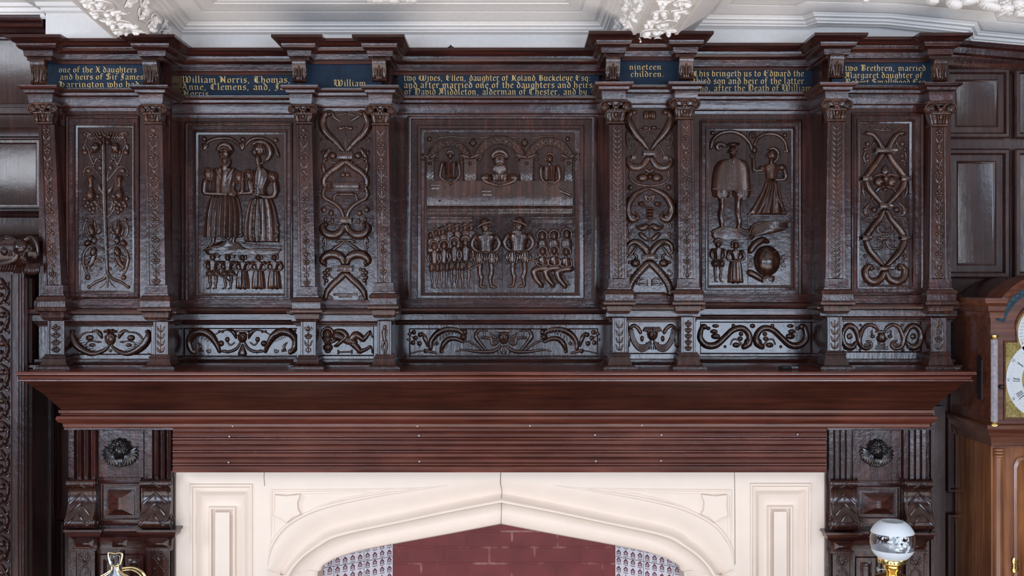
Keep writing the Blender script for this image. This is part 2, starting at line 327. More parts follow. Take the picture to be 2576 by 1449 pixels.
def leaves(mb,x0,y0,x1,y1,w,step=15,style='chev',r=3.2):
    """carved stem of paired leaves climbing a pilaster; (x0,y0) top, (x1,y1) bottom"""
    n=max(1,int((y1-y0)/step)); L=lambda t:(x0+(x1-x0)*t,y0+(y1-y0)*t)
    mb.tube([L(0),L(.5),L(1)],1.1,1,1,5)
    for i in range(n):
        t=(i+.5)/n; cx,cy=L(t); st=style if style!='vine' else ('chev','bud','tre','chev','ring','tre')[(i+int(x0))%6]
        if st=='chev':
            for s in (-1,1): mb.tube([(cx+s*1,cy+step*.55),(cx+s*w*.45,cy+step*.3),(cx+s*w*.9,cy-step*.4)],[1.2,r,.9],2,.8,6)
        elif st=='tre':
            for s in (-1,1):
                mb.blob(cx+s*w*.5,cy,w*.42,step*.26,.005,s*.5,n=8,m=3); mb.blob(cx+s*w*.35,cy+step*.35,w*.35,step*.2,.004,-s*.6,n=8,m=3)
            mb.blob(cx,cy-step*.25,w*.28,step*.35,.006,n=8,m=3)
        elif st=='bud':
            mb.blob(cx,cy,w*.5,step*.42,.006,n=8,m=3)
            for s in (-1,1): mb.tube([(cx,cy+step*.5),(cx+s*w*.8,cy+step*.1),(cx+s*w*.6,cy-step*.35)],[1,2,1],2,.8,6)
        else:
            mb.tube([(cx+w*.55*math.cos(a),cy+step*.38*math.sin(a)) for a in [j*PI/4 for j in range(9)]],1.5,1,1,5); mb.blob(cx,cy,2.2,2.2,.004,n=6,m=2)
def capital(p,cx,top,bot,w,y):
    """carved capital: leafy bell, two volutes, abacus"""
    mb=MB(y); h=bot-top
    mb.pbox(cx-w*.62,top-1,cx+w*.62,top+5,y-.016,y+.05,.002)
    mb.slant((cx-w*.56,top+h*.36),(cx+w*.56,top+h*.36),(cx-w*.42,bot-5),(cx+w*.42,bot-5),y-.004,y+.04,.003)
    mb.pbox(cx-w*.48,bot-6,cx+w*.48,bot,y-.010,y+.04,.002)
    for s in (-1,1):
        mb.spiral(cx+s*w*.58,top+h*.3,h*.2,1.7,2.6,-PI/2,s,.012)
        mb.blob(cx+s*w*.58,top+h*.3,h*.22,h*.22,.012)
        mb.tube([(cx+s*3,top+h*.5),(cx+s*w*.16,top+h*.2),(cx+s*w*.4,top+h*.1),(cx+s*w*.62,top+h*.12)],[2,3.5,3,2],3,1.2,6,.008)
        mb.tube([(cx+s*w*.3,bot-8),(cx+s*w*.34,bot-h*.4),(cx+s*w*.46,top+h*.52)],[5,5,3],2,1.1,7,.004)
        for q in (.12,.24,.4): mb.tube([(cx+s*w*q,bot-8),(cx+s*w*(q+.04),bot-h*.35),(cx+s*w*(q+.07),top+h*.5)],[1.4,1.8,1],2,1.4,5,.009)
    mb.blob(cx,top+h*.34,w*.2,h*.13,.018); mb.blob(cx,top+h*.62,w*.12,h*.16,.012)
    mb.rect(cx-w*.5,top+h*.46,cx+w*.5,top+h*.52,.012)
    return mb.build('capital',RELF,p)
def console(p,cx,top,bot,w,y):
    mb=MB(y); k=f(y); x0,x1=(cx-w/2-1288)*k,(cx+w/2-1288)*k
    zt,zb=Z(top,y),Z(bot,y); H=zt-zb
    prof=[(-.004,1),(.022,.99),(.028,.9),(.024,.7),(.014,.45),(.01,.25),(.016,.12),(.02,.06),(.014,0),(-.004,0)]
    rows=[[(x,y-o,zb+t*H) for o,t in spline([(a,b) for a,b in prof],2)] for x in (x0,x1)]
    mb.grid(rows); [mb.poly(r) for r in rows]
    for s in (-1,0,1):
        mb.tube([(cx+s*w*.14,bot-6),(cx+s*w*.2,top+(bot-top)*.5),(cx+s*w*.36,top+8)],[2.2,3.4,2],3,1,6,.016 if s else .02)
    mb.tube([(cx-w*.34,top+6),(cx-w*.4,bot-10)],1.4,1,1,5,.018); mb.tube([(cx+w*.34,top+6),(cx+w*.4,bot-10)],1.4,1,1,5,.018)
    mb.blob(cx,top+9,5,5,.028)
    return mb.build('frieze_bracket',RELF,p)
def pilaster(p,shaft,cap,cons,ped,sb,style,pstyle,label=None):
    """shaft=(xl_top,xr_top,xl_bot,xr_bot,py_top,py_bot)"""
    a,b,c,d,t,u=shaft
    mb=MB(); mb.slant((a,t),(b,t),(c,u),(d,u),YF,YP+.01)
    for (e,g) in ((0,1),(1,1)):
        L0,L1=(a,c) if e==0 else (b-7,d-7)
        mb.slant((L0,t+1),(L0+7,t+1),(L1,u),(L1+7,u),YF-.004,YF+.002,.0015)
    # moulded foot and pedestal cap
    k=f(YF); cx=(c+d)/2+1; hw=(d-c)/2*k; zc=(cx-1288)*k
    prof=[(0,Z(u,YF)),(.006,Z(u,YF)),(.006,Z(u+4,YF)),(.007,Z(u+21,YF)),(.011,Z(u+22,YF)),(.011,Z(u+25,YF-.01)),(.021,Z(u+30,YF-.02)),(.023,Z(u+35,YF-.02)),(.019,Z(u+39,YF-.02)),(.019,Z(u+42,YF-.02)),(.0195,Z(u+54,YF-.02)),(.024,Z(u+55,YF-.02)),(.027,Z(u+59,YF-.02)),(.025,Z(u+64,YF-.02)),(.017,Z(u+66,YF-.01)),(.013,Z(u+68,YF-.01)),(.011,Z(u+80,YF)),(.008,Z(u+82,YF)),(.006,Z(u+86,YF)),(0,Z(u+88,YF))]
    mb.sweep([(zc-hw,YP+.01),(zc-hw,YF),(zc+hw,YF),(zc+hw,YP+.01)],[(o,z) for o,z in prof])
    pil=mb.build('pilaster',OAKV,p,label=label)
    m=MB(YF-.001); leaves(m,(a+b)/2,t+6,(c+d)/2,u-3,(b-a)/2-9,17 if style=='vine' else 13,style)
    m.build('shaft_carving',RELF,pil)
    capital(pil,*cap,YF)
    console(p,*cons,YF)
    # pedestal
    e,g,py0,py1=ped; m=MB()
    m.pbox(e,py0,g,py1,YF-.004,YP+.01)
    for L0 in (e,g-6): m.pbox(L0,py0+1,L0+6,py1,YF-.008,YF,.0015)
    k=f(YF); x0,x1=X(e,YF),X(g,YF); zb=Z(py1-2,YF)
    m.sweep([(x0,YP+.01),(x0,YF-.004),(x1,YF-.004),(x1,YP+.01)],[(0,zb),(.006,zb),(.007,zb-.007),(.011,zb-.008),(.012,zb-.012),(.009,zb-.014),(.011,zb-.026),(.018,-.278),(.027,-.281),(.028,-.284),(.034,-.285),(.034,-.2902),(0,-.2902)][::-1])
    q=m.build('pedestal',OAKV,p)
    m=MB(YF-.005)
    if pstyle=='man':
        cx=(e+g)/2
        m.blob(cx+1,823,5,6); m.tube([(cx,830),(cx-1,842),(cx+1,858)],[5,5,4.5]); m.tube([(cx-5,834),(cx+3,843),(cx+5,836),(cx+6,830)],2.2); m.tube([(cx+6,834),(cx+2,845),(cx-6,838)],[2.5,2]); m.tube([(cx-1,858),(cx-5,872),(cx-1,885),(cx-3,893)],[4.2,3,2]); m.tube([(cx+3,858),(cx+6,872),(cx+3,885),(cx+6,893)],[4.2,3,2])
    else: leaves(m,(e+g)/2,py0+10,(e+g)/2,py1-6,(g-e)/2-8,15,pstyle)
    m.build('pedestal_carving',RELF,q)
def stamp(mb,px0,py0,px1,py1,y): pass
def section(name,label,panelx,pils,insc,lines,frm,ped,dd,ins_py,xc,split=None):
    """a projecting bay: two pilasters with a carved panel between"""
    a,b=xc
    root=thing(name,label,'overmantel bay',(X((a+b)/2,YP),YP,-.2902))
    xl,xr=X(a,YP),X(b,YP)
    mb=MB(); mb.box(xl,YP+.022,-.289,xr,YW,.90); mb.build('case',OAKV,root)
    # moulded runs broken forward over the pilasters
    pl,pr=pils
    def brk(l,r,yo,yi):
        pts=[(xl,YW-.02)]
        pts+=[(X(l[0],yo),YW-.02)] if 0 else []
        L0,L1,R0,R1=X(l[0],yo),X(l[1],yo),X(r[0],yo),X(r[1],yo)
        return [(L0,YW-.03),(L0,yo),(L1,yo),(L1,yi),(R0,yi),(R0,yo),(R1,yo),(R1,YW-.03)]
    d1,d2,d3,d4=dd
    m=MB(); m.sweep(brk(pl['c'],pr['c'],YF,YP),dz(CORN,d1)[:0]+[(o,z+d1+(.011 if z<.83 else .006 if z<.87 else 0)) for o,z in CORN]); m.build('cornice',OAKH,root)
    m=MB(); m.sweep(brk(pl['m'],pr['m'],YF,YP),dz(MID,d2)); m.build('entablature',OAKH,root)
    m=MB(); m.sweep([(xl,YW-.03),(xl,YP),(xr,YP),(xr,YW-.03)],dz(DADO,d3)); m.build('dado_moulding',OAKH,root)
    m=MB(); m.sweep([(xl,YW-.03),(xl,YP),(xr,YP),(xr,YW-.03)],[(min(o,.03),z) for o,z in BASE]); m.build('base_moulding',OAKH,root)
    for q in pils: pilaster(root,*q['a'])
    # inscription board
    m=MB(); x0,y0,x1,y1=ins_py; flat(m,x0-30,y0-14,x1+30,y1+10,YP+.006); bd=m.build('inscription_board',NAVY,root,0)
    m=MB(YP+.005)
    for t in insc: text(m,*t[:5],0.0006,t[5] if len(t)>5 else None)
    if insc: m.build('lettering',GOLD,bd,0)
    # panel and frame
    if frm:
        o,i=frm; m=MB(); frame(m,o,i,FS,YP,(a,o[1]-25,b,o[3]+30)); m.build('panel_frame',OAKV,root)
        m=MB(YP+.016); flat(m,i[0]-2,i[1]-2,i[2]+2,i[3]+2,YP+.016,YP); pn=m.build('carved_panel',CARV,root)
        ph=YP+.016
    else:
        m=MB(); flat(m,a,250,b,790,YP); pn=m.build('carved_panel',CARV,root); ph=YP
    x0,y0,x1,y1=ped; m=MB(); frame(m,(x0-1,y0-3,x1+1,y1+3),(x0+2,y0,x1-2,y1),[(0,0),(1,.008)],YP,(a,y0-20,b,y1+25)); flat(m,x0,y0,x1,y1,YP+.008,YP); pp=m.build('pedestal_panel',CARV,root)
    return root,pn,ph,pp,YP+.008
def recess(name,label,xc,o,i,insc,ins_py,ped,dd):
    a,b=xc
    root=thing(name,label,'overmantel bay',(X((a+b)/2,YB),YB,-.2902)); xl,xr=X(a,YP),X(b,YP)
    d1,d2,d3,d4=dd
    for nm,pf in (('cornice',dz(CORN,d1)),('entablature',dz(MID,d2)),('dado_moulding',dz(DADO,d3)),('base_moulding',BASE)):
        m=MB(); m.sweep([(xl,YB),(xr,YB)],pf); m.build(nm,OAKH,root)
    m=MB(); x0,y0,x1,y1=ins_py; flat(m,x0-12,y0-10,x1+12,y1+12,YB-.001); bd=m.build('inscription_board',NAVY,root,0)
    m=MB(YB-.002)
    for t in insc: text(m,*t[:5],0.0006,t[5] if len(t)>5 else None)
    m.build('lettering',GOLD,bd,0)
    m=MB(); q=f(YP)/f(YB); a_,b_=1288+(a-1288)*q,1288+(b-1288)*q; frame(m,o,i,FS,YB,(a_,o[1]-22,b_,o[3]+8)); m.box(xl,YB+.03,-.289,xr,YW,.90); m.build('panel_frame',OAKV,root)
    m=MB(); flat(m,i[0]-2,i[1]-2,i[2]+2,i[3]+2,YB+.016,YB); pn=m.build('carved_panel',CARV,root)
    x0,y0,x1,y1=ped; m=MB(); frame(m,(x0-1,y0-3,x1+1,y1+3),(x0+2,y0,x1-2,y1),[(0,0),(1,.008)],YB,(a_,y0-12,b_,y1+20)); flat(m,x0,y0,x1,y1,YB+.008,YB); pp=m.build('pedestal_panel',CARV,root)
    return root,pn,YB+.016,pp,YB+.008
# --- seven bays, left to right
def PL(shaft,cap,cons,ped,style,pst,c,mm): return {'a':(shaft,cap,cons,ped,0,style,pst),'c':c,'m':mm}
P1=section('overmantel_bay','leftmost projecting overmantel bay, carved with a tall straight fruiting tree',None,
 [PL((96,136,112,155,312,718),(109,258,312,46),(101,150,214,36),(119,162,805,893),'vine','tre',(76,126),(86,126)),
  PL((363,407,369,417,312,718),(384,262,312,46),(382,150,215,36),(385,423,808,893),'vine','chev',(362,408),(364,402))],
 [("one of the X daughters",148,345,182,10),("and heirs of Sir James",151,362,200,10),("Harrington who had",147,352,219,10)],None,
 ((163,288,352,755),(193,320,330,731)),(168,822,380,890),(0,0,0,0),(140,160,365,220),(98,428))
A=recess('overmantel_bay','recessed bay carved with a robed bearded man and woman above five children',
 (428,748),(462,305,738,768),(497,338,712,738),
 [("William Norris, Thomas,",456,734,208,11),("Anne, Clemens, and, Jane",457,742,226,11),("Norris",460,526,243,11,239)],(442,186,745,241),(462,828,752,898),(0,0,0,0))
P2=section('overmantel_bay','narrow projecting bay of paired dolphins and scrolls with a blue board reading only William',None,
 [PL((744,783,750,794,312,722),(763,262,312,46),(755,150,208,34),(756,795,808,895),'vine','vine',(737,773),(741,776)),
  PL((937,978,944,985,315,712),(957,262,315,46),(955,150,206,34),(949,985,806,893),'vine','man',(937,977),(939,977))],
 [("William",840,922,217,11)],None,None,(800,820,940,893),(0,0,0,0),(790,165,930,218),(748,982))
Cc=recess('overmantel_bay','wide middle bay carved with three arches over a table, soldiers and seated women',
 (982,1536),(1018,283,1510,775),(1068,333,1446,736),
 [("two Wives, Ellen, daughter of Roland Buckeleye Esq:",1016,1487,203,11),("and after married one of the daughters and heirs",1016,1492,221,11),("of David Middleton, alderman of Chester, and by",1017,1478,238,11)],(1012,187,1495,240),(1030,829,1504,906),(0,0,0,0))
P3=section('overmantel_bay','narrow projecting bay of crossed horns and ribbon scrolls under a board reading nineteen children',None,
 [PL((1532,1573,1534,1578,312,702),(1549,250,311,48),(1541,143,206,35),(1540,1577,798,888),'chev','chev',(1523,1562),(1524,1562)),
  PL((1705,1745,1706,1752,300,702),(1722,246,300,48),(1724,143,202,35),(1713,1750,796,888),'vine','tre',(1704,1742),(1707,1743))],
 [("nineteen",1583,1665,175,10),("children.",1586,1674,193,10)],None,None,(1580,808,1707,888),(.012,.012,.016,0),(1568,155,1700,208),(1536,1748))
E=recess('overmantel_bay','recessed bay carved with a cloaked man, a pleading woman and a round globe',
 (1748,2072),(1758,300,2018,752),(1785,328,1992,717),
 [("This bringeth us to Edward the",1744,2024,192,11),("third son and heir of the latter.",1744,2032,211,11),("who, after the Death of William",1746,2043,229,11)],(1740,178,2048,232),(1762,812,2042,888),(.018,.014,.02,0))
P4=section('overmantel_bay','rightmost projecting bay with interlaced lozenge scrolls, nearest the tall clock',None,
 [PL((2083,2127,2077,2128,305,702),(2104,248,305,48),(2101,137,198,35),(2081,2119,796,884),'chev','chev',(2082,2124),(2084,2120)),
  PL((2343,2383,2339,2386,318,702),(2365,255,318,48),(2360,150,206,35),(2342,2381,798,886),'vine','vine',(2341,2383),(2344,2382))],
 [("two Brethren, married",2126,2330,178,10),("Margaret daughter of",2125,2322,196,10),("Robert Smallwood Esq",2126,2330,213,10,208)],None,
 ((2140,282,2328,745),(2166,310,2290,716)),(2122,808,2318,884),(.006,.010,.018,0),(2122,158,2335,208),(2072,2392))
# ------------------------------------------------------------------ carvings
def face(mb,cx,cy,r,look=0,h=.016,beard=0,hat=None):
    """small carved head: cx,cy centre, r half-width in pixels, look -1..1"""
    o=look*r*.35
    mb.blob(cx,cy,r,r*1.3,h,n=14,m=5)
    mb.blob(cx+o,cy+r*.1,r*.16,r*.4,.004,0,h*.93,8,3)
    for s in (-1,1):
        mb.blob(cx+o+s*r*.38,cy-r*.18,r*.2,r*.12,.0025,0,h*.86,8,3); mb.tube([(cx+o+s*r*.62,cy-r*.32),(cx+o+s*r*.3,cy-r*.45),(cx+o+s*r*.12,cy-r*.3)],r*.09,2,1,5,h*.84)
        mb.blob(cx+o+s*r*.45,cy+r*.25,r*.25,r*.25,.003,0,h*.8,8,3); mb.blob(cx+s*r*.98,cy,r*.16,r*.3,h*.5,n=6,m=3)
    mb.blob(cx+o,cy+r*.62,r*.32,r*.09,.003,0,h*.82,8,3); mb.blob(cx+o,cy+r*.78,r*.26,r*.09,.0025,0,h*.78,8,3)
    if beard:
        L=1 if beard==1 else beard
        mb.blob(cx+o,cy+r*(.9+.35*L),r*.85,r*.95*L,h*.95)
        for i in range(-4,5): mb.tube([(cx+o+i*r*.17,cy+r*.8),(cx+o+i*r*.21,cy+r*(.8+.6*L)),(cx+o+i*r*.14,cy+r*(.8+1.25*L))],r*.09,2,1,5,h*.85-abs(i)*.0008)
        mb.tube([(cx+o-r*.45,cy+r*.75),(cx+o,cy+r*.5),(cx+o+r*.45,cy+r*.75)],r*.12,3,1,5,h*.95)
    if hat=='cap':
        mb.tube([(cx-r*1.15,cy-r*.5),(cx-r*.7,cy-r*1.1),(cx,cy-r*1.35),(cx+r*.7,cy-r*1.1),(cx+r*1.15,cy-r*.5)],[r*.25,r*.42,r*.5,r*.42,r*.25],3,1.2,8,h*.5)
        mb.tube([(cx-r*1.05,cy-r*.35),(cx,cy-r*.85),(cx+r*1.05,cy-r*.35)],r*.13,4,1,6,h*.85)
    if hat=='hood':
        mb.tube([(cx+look*r*.5-r*.2,cy-r*1.15),(cx-look*r*.5,cy-r*1.3),(cx-look*r*1.2,cy-r*.5),(cx-look*r*1.25,cy+r*.4),(cx-look*r*.6,cy+r*1.2)],[r*.3,r*.45,r*.5,r*.45,r*.25],3,1.1,8,h*.35)
        mb.tube([(cx+look*r*.3,cy-r*1.05),(cx-look*r*.45,cy-r*.7),(cx-look*r*.65,cy+r*.1),(cx-look*r*.3,cy+r*.9)],r*.14,3,1,6,h*.8)
    if hat=='round':
        mb.tube([(cx+r*1.25*math.cos(a),cy-r*.1+r*1.35*math.sin(a)) for a in [PI*(.85+1.3*i/8) for i in range(9)]],r*.32,2,1.1,7,h*.35)
    if hat=='helm':
        mb.blob(cx-look*r*.2,cy-r*.9,r*1.05,r*1.0,h*1.15,-look*.3); mb.tube([(cx-look*r*1.5,cy-r*.1),(cx-look*r*.4,cy-r*.75),(cx+look*r*1.2,cy-r*1.1)],[r*.2,r*.28,r*.18],3,1,6,h*.95)
    if hat=='feather':
        mb.blob(cx,cy-r*.95,r*1.15,r*.55,h*1.1); mb.tube([(cx-look*r*.4,cy-r*1.1),(cx-look*r*1.5,cy-r*1.3),(cx-look*r*2.2,cy-r*.6),(cx-look*r*2.0,cy+r*.1)],[r*.3,r*.45,r*.45,r*.2],3,1,7,h*.4)
        for i in range(4): mb.tube([(cx-r*.9,cy-r*(.75+.15*i)),(cx,cy-r*(.85+.17*i)),(cx+r*.9,cy-r*(.75+.15*i))],r*.06,2,1,5,h*1.0)
def hand(mb,cx,cy,r,d=1,lift=.008):
    mb.blob(cx,cy,r,r*.7,.006,0,lift,8,3)
    for i in range(4): mb.tube([(cx+d*r*.3,cy-r*.5+i*r*.34),(cx+d*r*(1.5-abs(i-1.2)*.15),cy-r*.45+i*r*.32)],r*.17,1,1,5,lift+.002)
    mb.tube([(cx,cy-r*.5),(cx+d*r*.6,cy-r*.95)],r*.18,1,1,5,lift)
def man(parent,x,y0,y1,w,look=1,hat='cap',beard=0,name='carved_man',arms=1,sword=None,mat=None,H=.016):
    h=y1-y0; m=MB(parent['y0']); r=h*.075; hy=y0+r*1.9
    face(m,x,hy,r,look,H,beard,hat)
    m.tube([(x,hy+r),(x,y0+h*.25)],r*.55,1,1,7,H*.3)
    m.loft([(y0+h*.235,x-w*.3,x+w*.3),(y0+h*.27,x-w*.46,x+w*.46),(y0+h*.4,x-w*.36,x+w*.36),(y0+h*.5,x-w*.34,x+w*.34)],H,14,3,.0008)
    for s in (-1,1):
        m.blob(x+s*w*.27,y0+h*.585,w*.3,h*.085,H*1.15,n=16,m=5)
        for i in range(-2,3): m.tube([(x+s*w*.27+i*w*.08,y0+h*.51),(x+s*w*.27+i*w*.115,y0+h*.585),(x+s*w*.27+i*w*.08,y0+h*.655)],w*.03,3,1,5,H*(1.05-abs(i)*.13))
    for s in (-1,1):
        m.tube([(x+s*w*.22,y0+h*.63),(x+s*w*.26,y0+h*.78),(x+s*w*.19,y0+h*.86),(x+s*w*.24,y0+h*.975)],[w*.16,w*.12,w*.12,w*.075],3,1.3,8)
        m.tube([(x+s*w*.22,y0+h*.98),(x+s*w*.22+look*w*.14,y0+h*.985),(x+s*w*.22+look*w*.24,y0+h*.995)],[w*.08,w*.08,w*.04],1,1.3,6)
        if arms: m.tube([(x+s*w*.46,y0+h*.27),(x+s*w*.6,y0+h*.39),(x+s*w*.36,y0+h*.48),(x+s*w*.02,y0+h*.5)],[w*.13,w*.11,w*.08,w*.06],3,1.2,8,H*.45)
        m.blob(x+s*w*.46,y0+h*.285,w*.15,w*.17,H*1.1,n=10,m=4)
    m.tube([(x-w*.36,y0+h*.49),(x,y0+h*.505),(x+w*.36,y0+h*.49)],w*.04,2,1,5,H*.9)
    hand(m,x,y0+h*.5,w*.1,1,H*.9)
    if sword: m.tube([(x+a,b) for a,b in sword],[2,2.6,2.2,1.2],1,1,6,H*.8)
    return m.build(name,RELF,parent,50)
def woman(parent,x,y0,y1,w,look=-1,hat='round',name='carved_woman',H=.016,folds=6):
    h=y1-y0; m=MB(parent['y0']); r=h*.072; hy=y0+r*1.9
    face(m,x,hy,r,look,H,0,hat); m.tube([(x,hy+r),(x,y0+h*.26)],r*.55,1,1,7,H*.3)
    m.loft([(y0+h*.24,x-w*.25,x+w*.25),(y0+h*.28,x-w*.38,x+w*.38),(y0+h*.38,x-w*.26,x+w*.26),(y0+h*.46,x-w*.22,x+w*.22)],H,12)
    m.loft([(y0+h*.45,x-w*.24,x+w*.24),(y0+h*.55,x-w*.38,x+w*.36),(y0+h*.75,x-w*.46,x+w*.44),(y0+h,x-w*.5,x+w*.5)],H,28,folds,.0016)
    for s in (-1,1):
        m.blob(x+s*w*.38,y0+h*.29,w*.15,w*.17,H*1.1,n=10,m=4)
        m.tube([(x+s*w*.42,y0+h*.3),(x+s*w*.5,y0+h*.41),(x+s*w*.3,y0+h*.48),(x,y0+h*.5)],[w*.1,w*.09,w*.075,w*.06],3,1.2,8,H*.5)
    hand(m,x,y0+h*.5,w*.1,1,H*.9)
    for s in (-1,1): m.blob(x+s*w*.15,y0+h,w*.1,2,H*.5,n=8,m=2)
    return m.build(name,RELF,parent,50)
for q in (P1,A,P2,Cc,P3,E,P4): q[1]['y0']=q[2]; q[3]['y0']=q[4]
# --- tree panel
m=MB(P1[2]); m.tube([(261,342),(263,480),(267,600),(271,690)],[5,5.5,5,4],4,1.4); m.tube([(256,345),(262,338),(270,345)],4,2,1.4)
m.tube([(271,684),(262,700),(240,710),(225,722)],[4,4,4,3]); m.tube([(271,684),(282,700),(305,710),(322,722)],[4,4,4,3]); m.blob(224,722,5); m.blob(323,722,5)
m.tube([(271,690),(271,722)],[4,2],1); m.tube([(269,700),(262,716),(250,724)],[2,1.5],2); m.tube([(273,700),(280,714),(290,723)],[2,1.5],2)
m.build('tree_trunk',RELF,P1[1],50)
m=MB(P1[2]); m.mirror=266; T=m.tube; B=m.blob
for i in range(7): T([(4+i*6,349),(6+i*7.5,338+i*.3),(7+i*8,331+i)],[3,3.4,2],2,1.2,6)
T([(52,334),(40,336),(46,346),(34,352)],[3,4,3,2]); B(54,338,4); B(25,372,12,15,.022); B(25,368,5,4,.028); B(20,378,5,5,.026); B(32,380,5,8,.02); B(10,346,8,7,.02); B(9,360,6,8,.024)
for i in range(4): T([(16+i*6,384),(15+i*6,396)],[2,1],1,1,5)
T([(47,352),(52,362),(44,376),(39,395),(30,414)],[2,2.5,2,2,3]); B(49,352,5); B(52,384,8,8); B(35,382,6,8); T([(50,360),(56,370),(50,382)],[2,5,1],3)
T([(3,455),(7,432),(11,428)],[2,1.5],2); B(13,422,6,9); B(15,405,5,5); T([(11,408),(20,398),(26,406),(30,416)],[2,3,2,3]); B(30,418,5,5)
T([(4,455),(18,438),(34,420),(50,422),(57,436)],[2,2.5,2.5,2,1.5]); B(43,430,8,7); B(55,440,4)
T([(4,492),(12,478),(20,454)],[1.5,6,1],4,1.1); B(8,497,4)
B(36,492,12,15,.024); T([(36,482),(36,468),(36,450)],[9,5,10],3,1.6); 
for i in range(-2,3): T([(36+i*4,450),(36+i*5,442)],[2,.8],1,1.2,5)
for i in range(5):
    for j in range(4): B(29+j*5,484+i*4.5,2,2,.004,0,.019,6,2)
for a,b in ((22,514),(30,524),(40,527),(50,518),(27,508),(45,510),(35,514),(53,500),(20,494),(32,534)): B(a,b,6,7)
T([(2,546),(10,541),(22,524),(20,512)],[3,2.5,2]); T([(6,529),(14,524),(18,510),(16,500)],[2,3,3,1]); m.spiral(9,526,6,1.2,2,0)
B(33,580,9,18,.024,.25); T([(40,590),(44,575),(38,560)],[5,4,2],3); T([(28,590),(26,572),(28,556)],[5,4,2],3); T([(35,592),(34,570),(33,554)],[5,5,2],3,1.5)
B(49,553,6); T([(49,556),(55,570),(54,590),(45,600)],[3,3,2.5,2]); T([(20,586),(14,578),(16,566)],[5,5,2],3); m.spiral(9,596,7,1.3,2.4,0)
B(29,605,8,10); B(45,612,10,8,.016,.6); T([(44,604),(52,612),(50,620)],[3,3,2],2)
T([(3,632),(12,624),(30,617),(48,626),(57,650),(50,680),(41,694)],[3,3,3,3.5,4.5,4,1.5],4); B(45,698,7)
B(30,634,9,14,.018,-.2); T([(28,640),(34,660),(44,672),(36,682)],[7,7,5,2],3); m.spiral(12,652,8,1.3,2.6,0); T([(20,652),(28,662),(22,672)],[3,3,1],2); B(12,676,4)
for i in range(4): T([(40+i*2,640+i*9),(52,648+i*9)],[2,1],1,1,5,.006)
m.build('fruit_and_leaves',RELF,P1[1],50)
# --- couple panel
y0=A[2]; pn=A[1]
m=MB(y0)
for pts in ([(520,360),(530,353),(548,348),(575,348),(592,356),(602,366)],[(618,364),(630,352),(650,347),(672,352),(690,366),(701,392)]):
    m.tube(pts,5,4,1.1); 
    for i,p in enumerate(spline(pts,5)): m.blob(p[0],p[1],1.6,1.6,.003,0,.0065,6,2)
for a,b in ((514,350),(611,351),(694,353)): m.blob(a,b,7,7); m.spiral(a,b,5,1,1.3,0,1,.009)
m.star([(508,362),(524,362),(524,372),(514,380),(510,374)],.01); m.star([(602,360),(618,360),(616,374),(610,381),(604,374)],.012)
m.build('twin_arches',RELF,pn,50)
m=MB(y0); m.tube([(567,398),(567,428)],[11,15],1,1.1,9); face(m,567,386,16,0,.026,1,'cap')
m.loft([(424,545,590),(432,534,602),(450,530,600),(470,531,594),(490,530,598)],.022,24,4,.0018)
m.tube([(547,428),(558,448),(566,462)],[6,5,2],3,1,7,.014); m.tube([(588,428),(576,448),(568,462)],[6,5,2],3,1,7,.014)
for s,cx,cy in ((-1,524,438),(1,601,446)):
    m.blob(cx,cy,15,18,.024)
    for i in range(5): m.tube([(cx-10+i*5,cy-14),(cx-12+i*6,cy),(cx-8+i*4,cy+16)],[1.5,2.6,1.5],3,1,5,.019-abs(i-2)*.003)
m.tube([(519,456),(516,482),(524,487),(550,488),(572,489)],[9,8,7,6.5,5.5],4,1.3,9,.008); m.tube([(612,456),(610,484),(600,486)],[4,7,6],3,1.2,9,.006); m.tube([(634,460),(634,482),(620,486),(600,486)],[7,7,6,5.5],4,1.2,9,.004)
m.tube([(566,484),(568,494)],2.5,1,1,5,.016); m.tube([(601,481),(601,491)],2.5,1,1,5,.012); hand(m,582,488,10,1,.016)
m.loft([(492,531,598),(512,523,606),(545,515,611),(585,512,611),(598,512,612)],.022,56,8,.004,.4)
m.tube([(512,588),(520,590),(530,578),(540,576),(552,586),(562,598),(574,602),(582,592),(597,596),(611,590)],[3,3,4,4.5,4,3,3,3,4,3],3,1.3,7,.006)
for x,d in ((538,-1),(590,1)): m.tube([(x,596),(x-2,610),(x+d*14,622)],[6,5,3],3,1.2)
m.build('robed_bearded_man',RELF,pn,50)
m=MB(y0); m.blob(655,376,19,19,.024,.4); face(m,643,383,11,-1,.026); 
m.tube([(638,364),(650,358),(668,360),(680,374),(682,390),(672,404)],[4,6,7,7,6,4],4,1.1,8,.01)
for i in range(4): m.tube([(646+i*6,362-i),(656+i*6,376),(662+i*4,392)],[1.2,1.6,1],3,1,5,.021-.002*i)
m.tube([(650,396),(652,412),(656,428)],[7,7,9],3,1.2,8,.006); m.tube([(644,410),(654,413),(664,410)],2.4,2,1,6,.012)
m.loft([(424,645,668),(434,636,684),(452,634,684),(475,637,672),(492,636,676)],.022,20,4,.0014)
for cx,cy in ((628,440),(689,446)):
    m.blob(cx,cy,12,16,.024,-.3)
    for i in range(4): m.tube([(cx-8+i*5,cy-12),(cx-7+i*5,cy),(cx-6+i*4,cy+13)],[1.2,2.4,1.2],3,1,5,.019-abs(i-1.5)*.003)
m.tube([(694,460),(696,484),(688,495),(668,496),(652,492)],[8,8,7,6,5],4,1.3,9,.008); m.tube([(630,456),(632,478),(640,490)],[7,6,4],3,1.2,8,.006); hand(m,649,490,8,-1,.016)
m.loft([(498,632,684),(520,622,694),(555,614,702),(590,612,704),(610,616,704)],.022,40,5,.0026,.4)
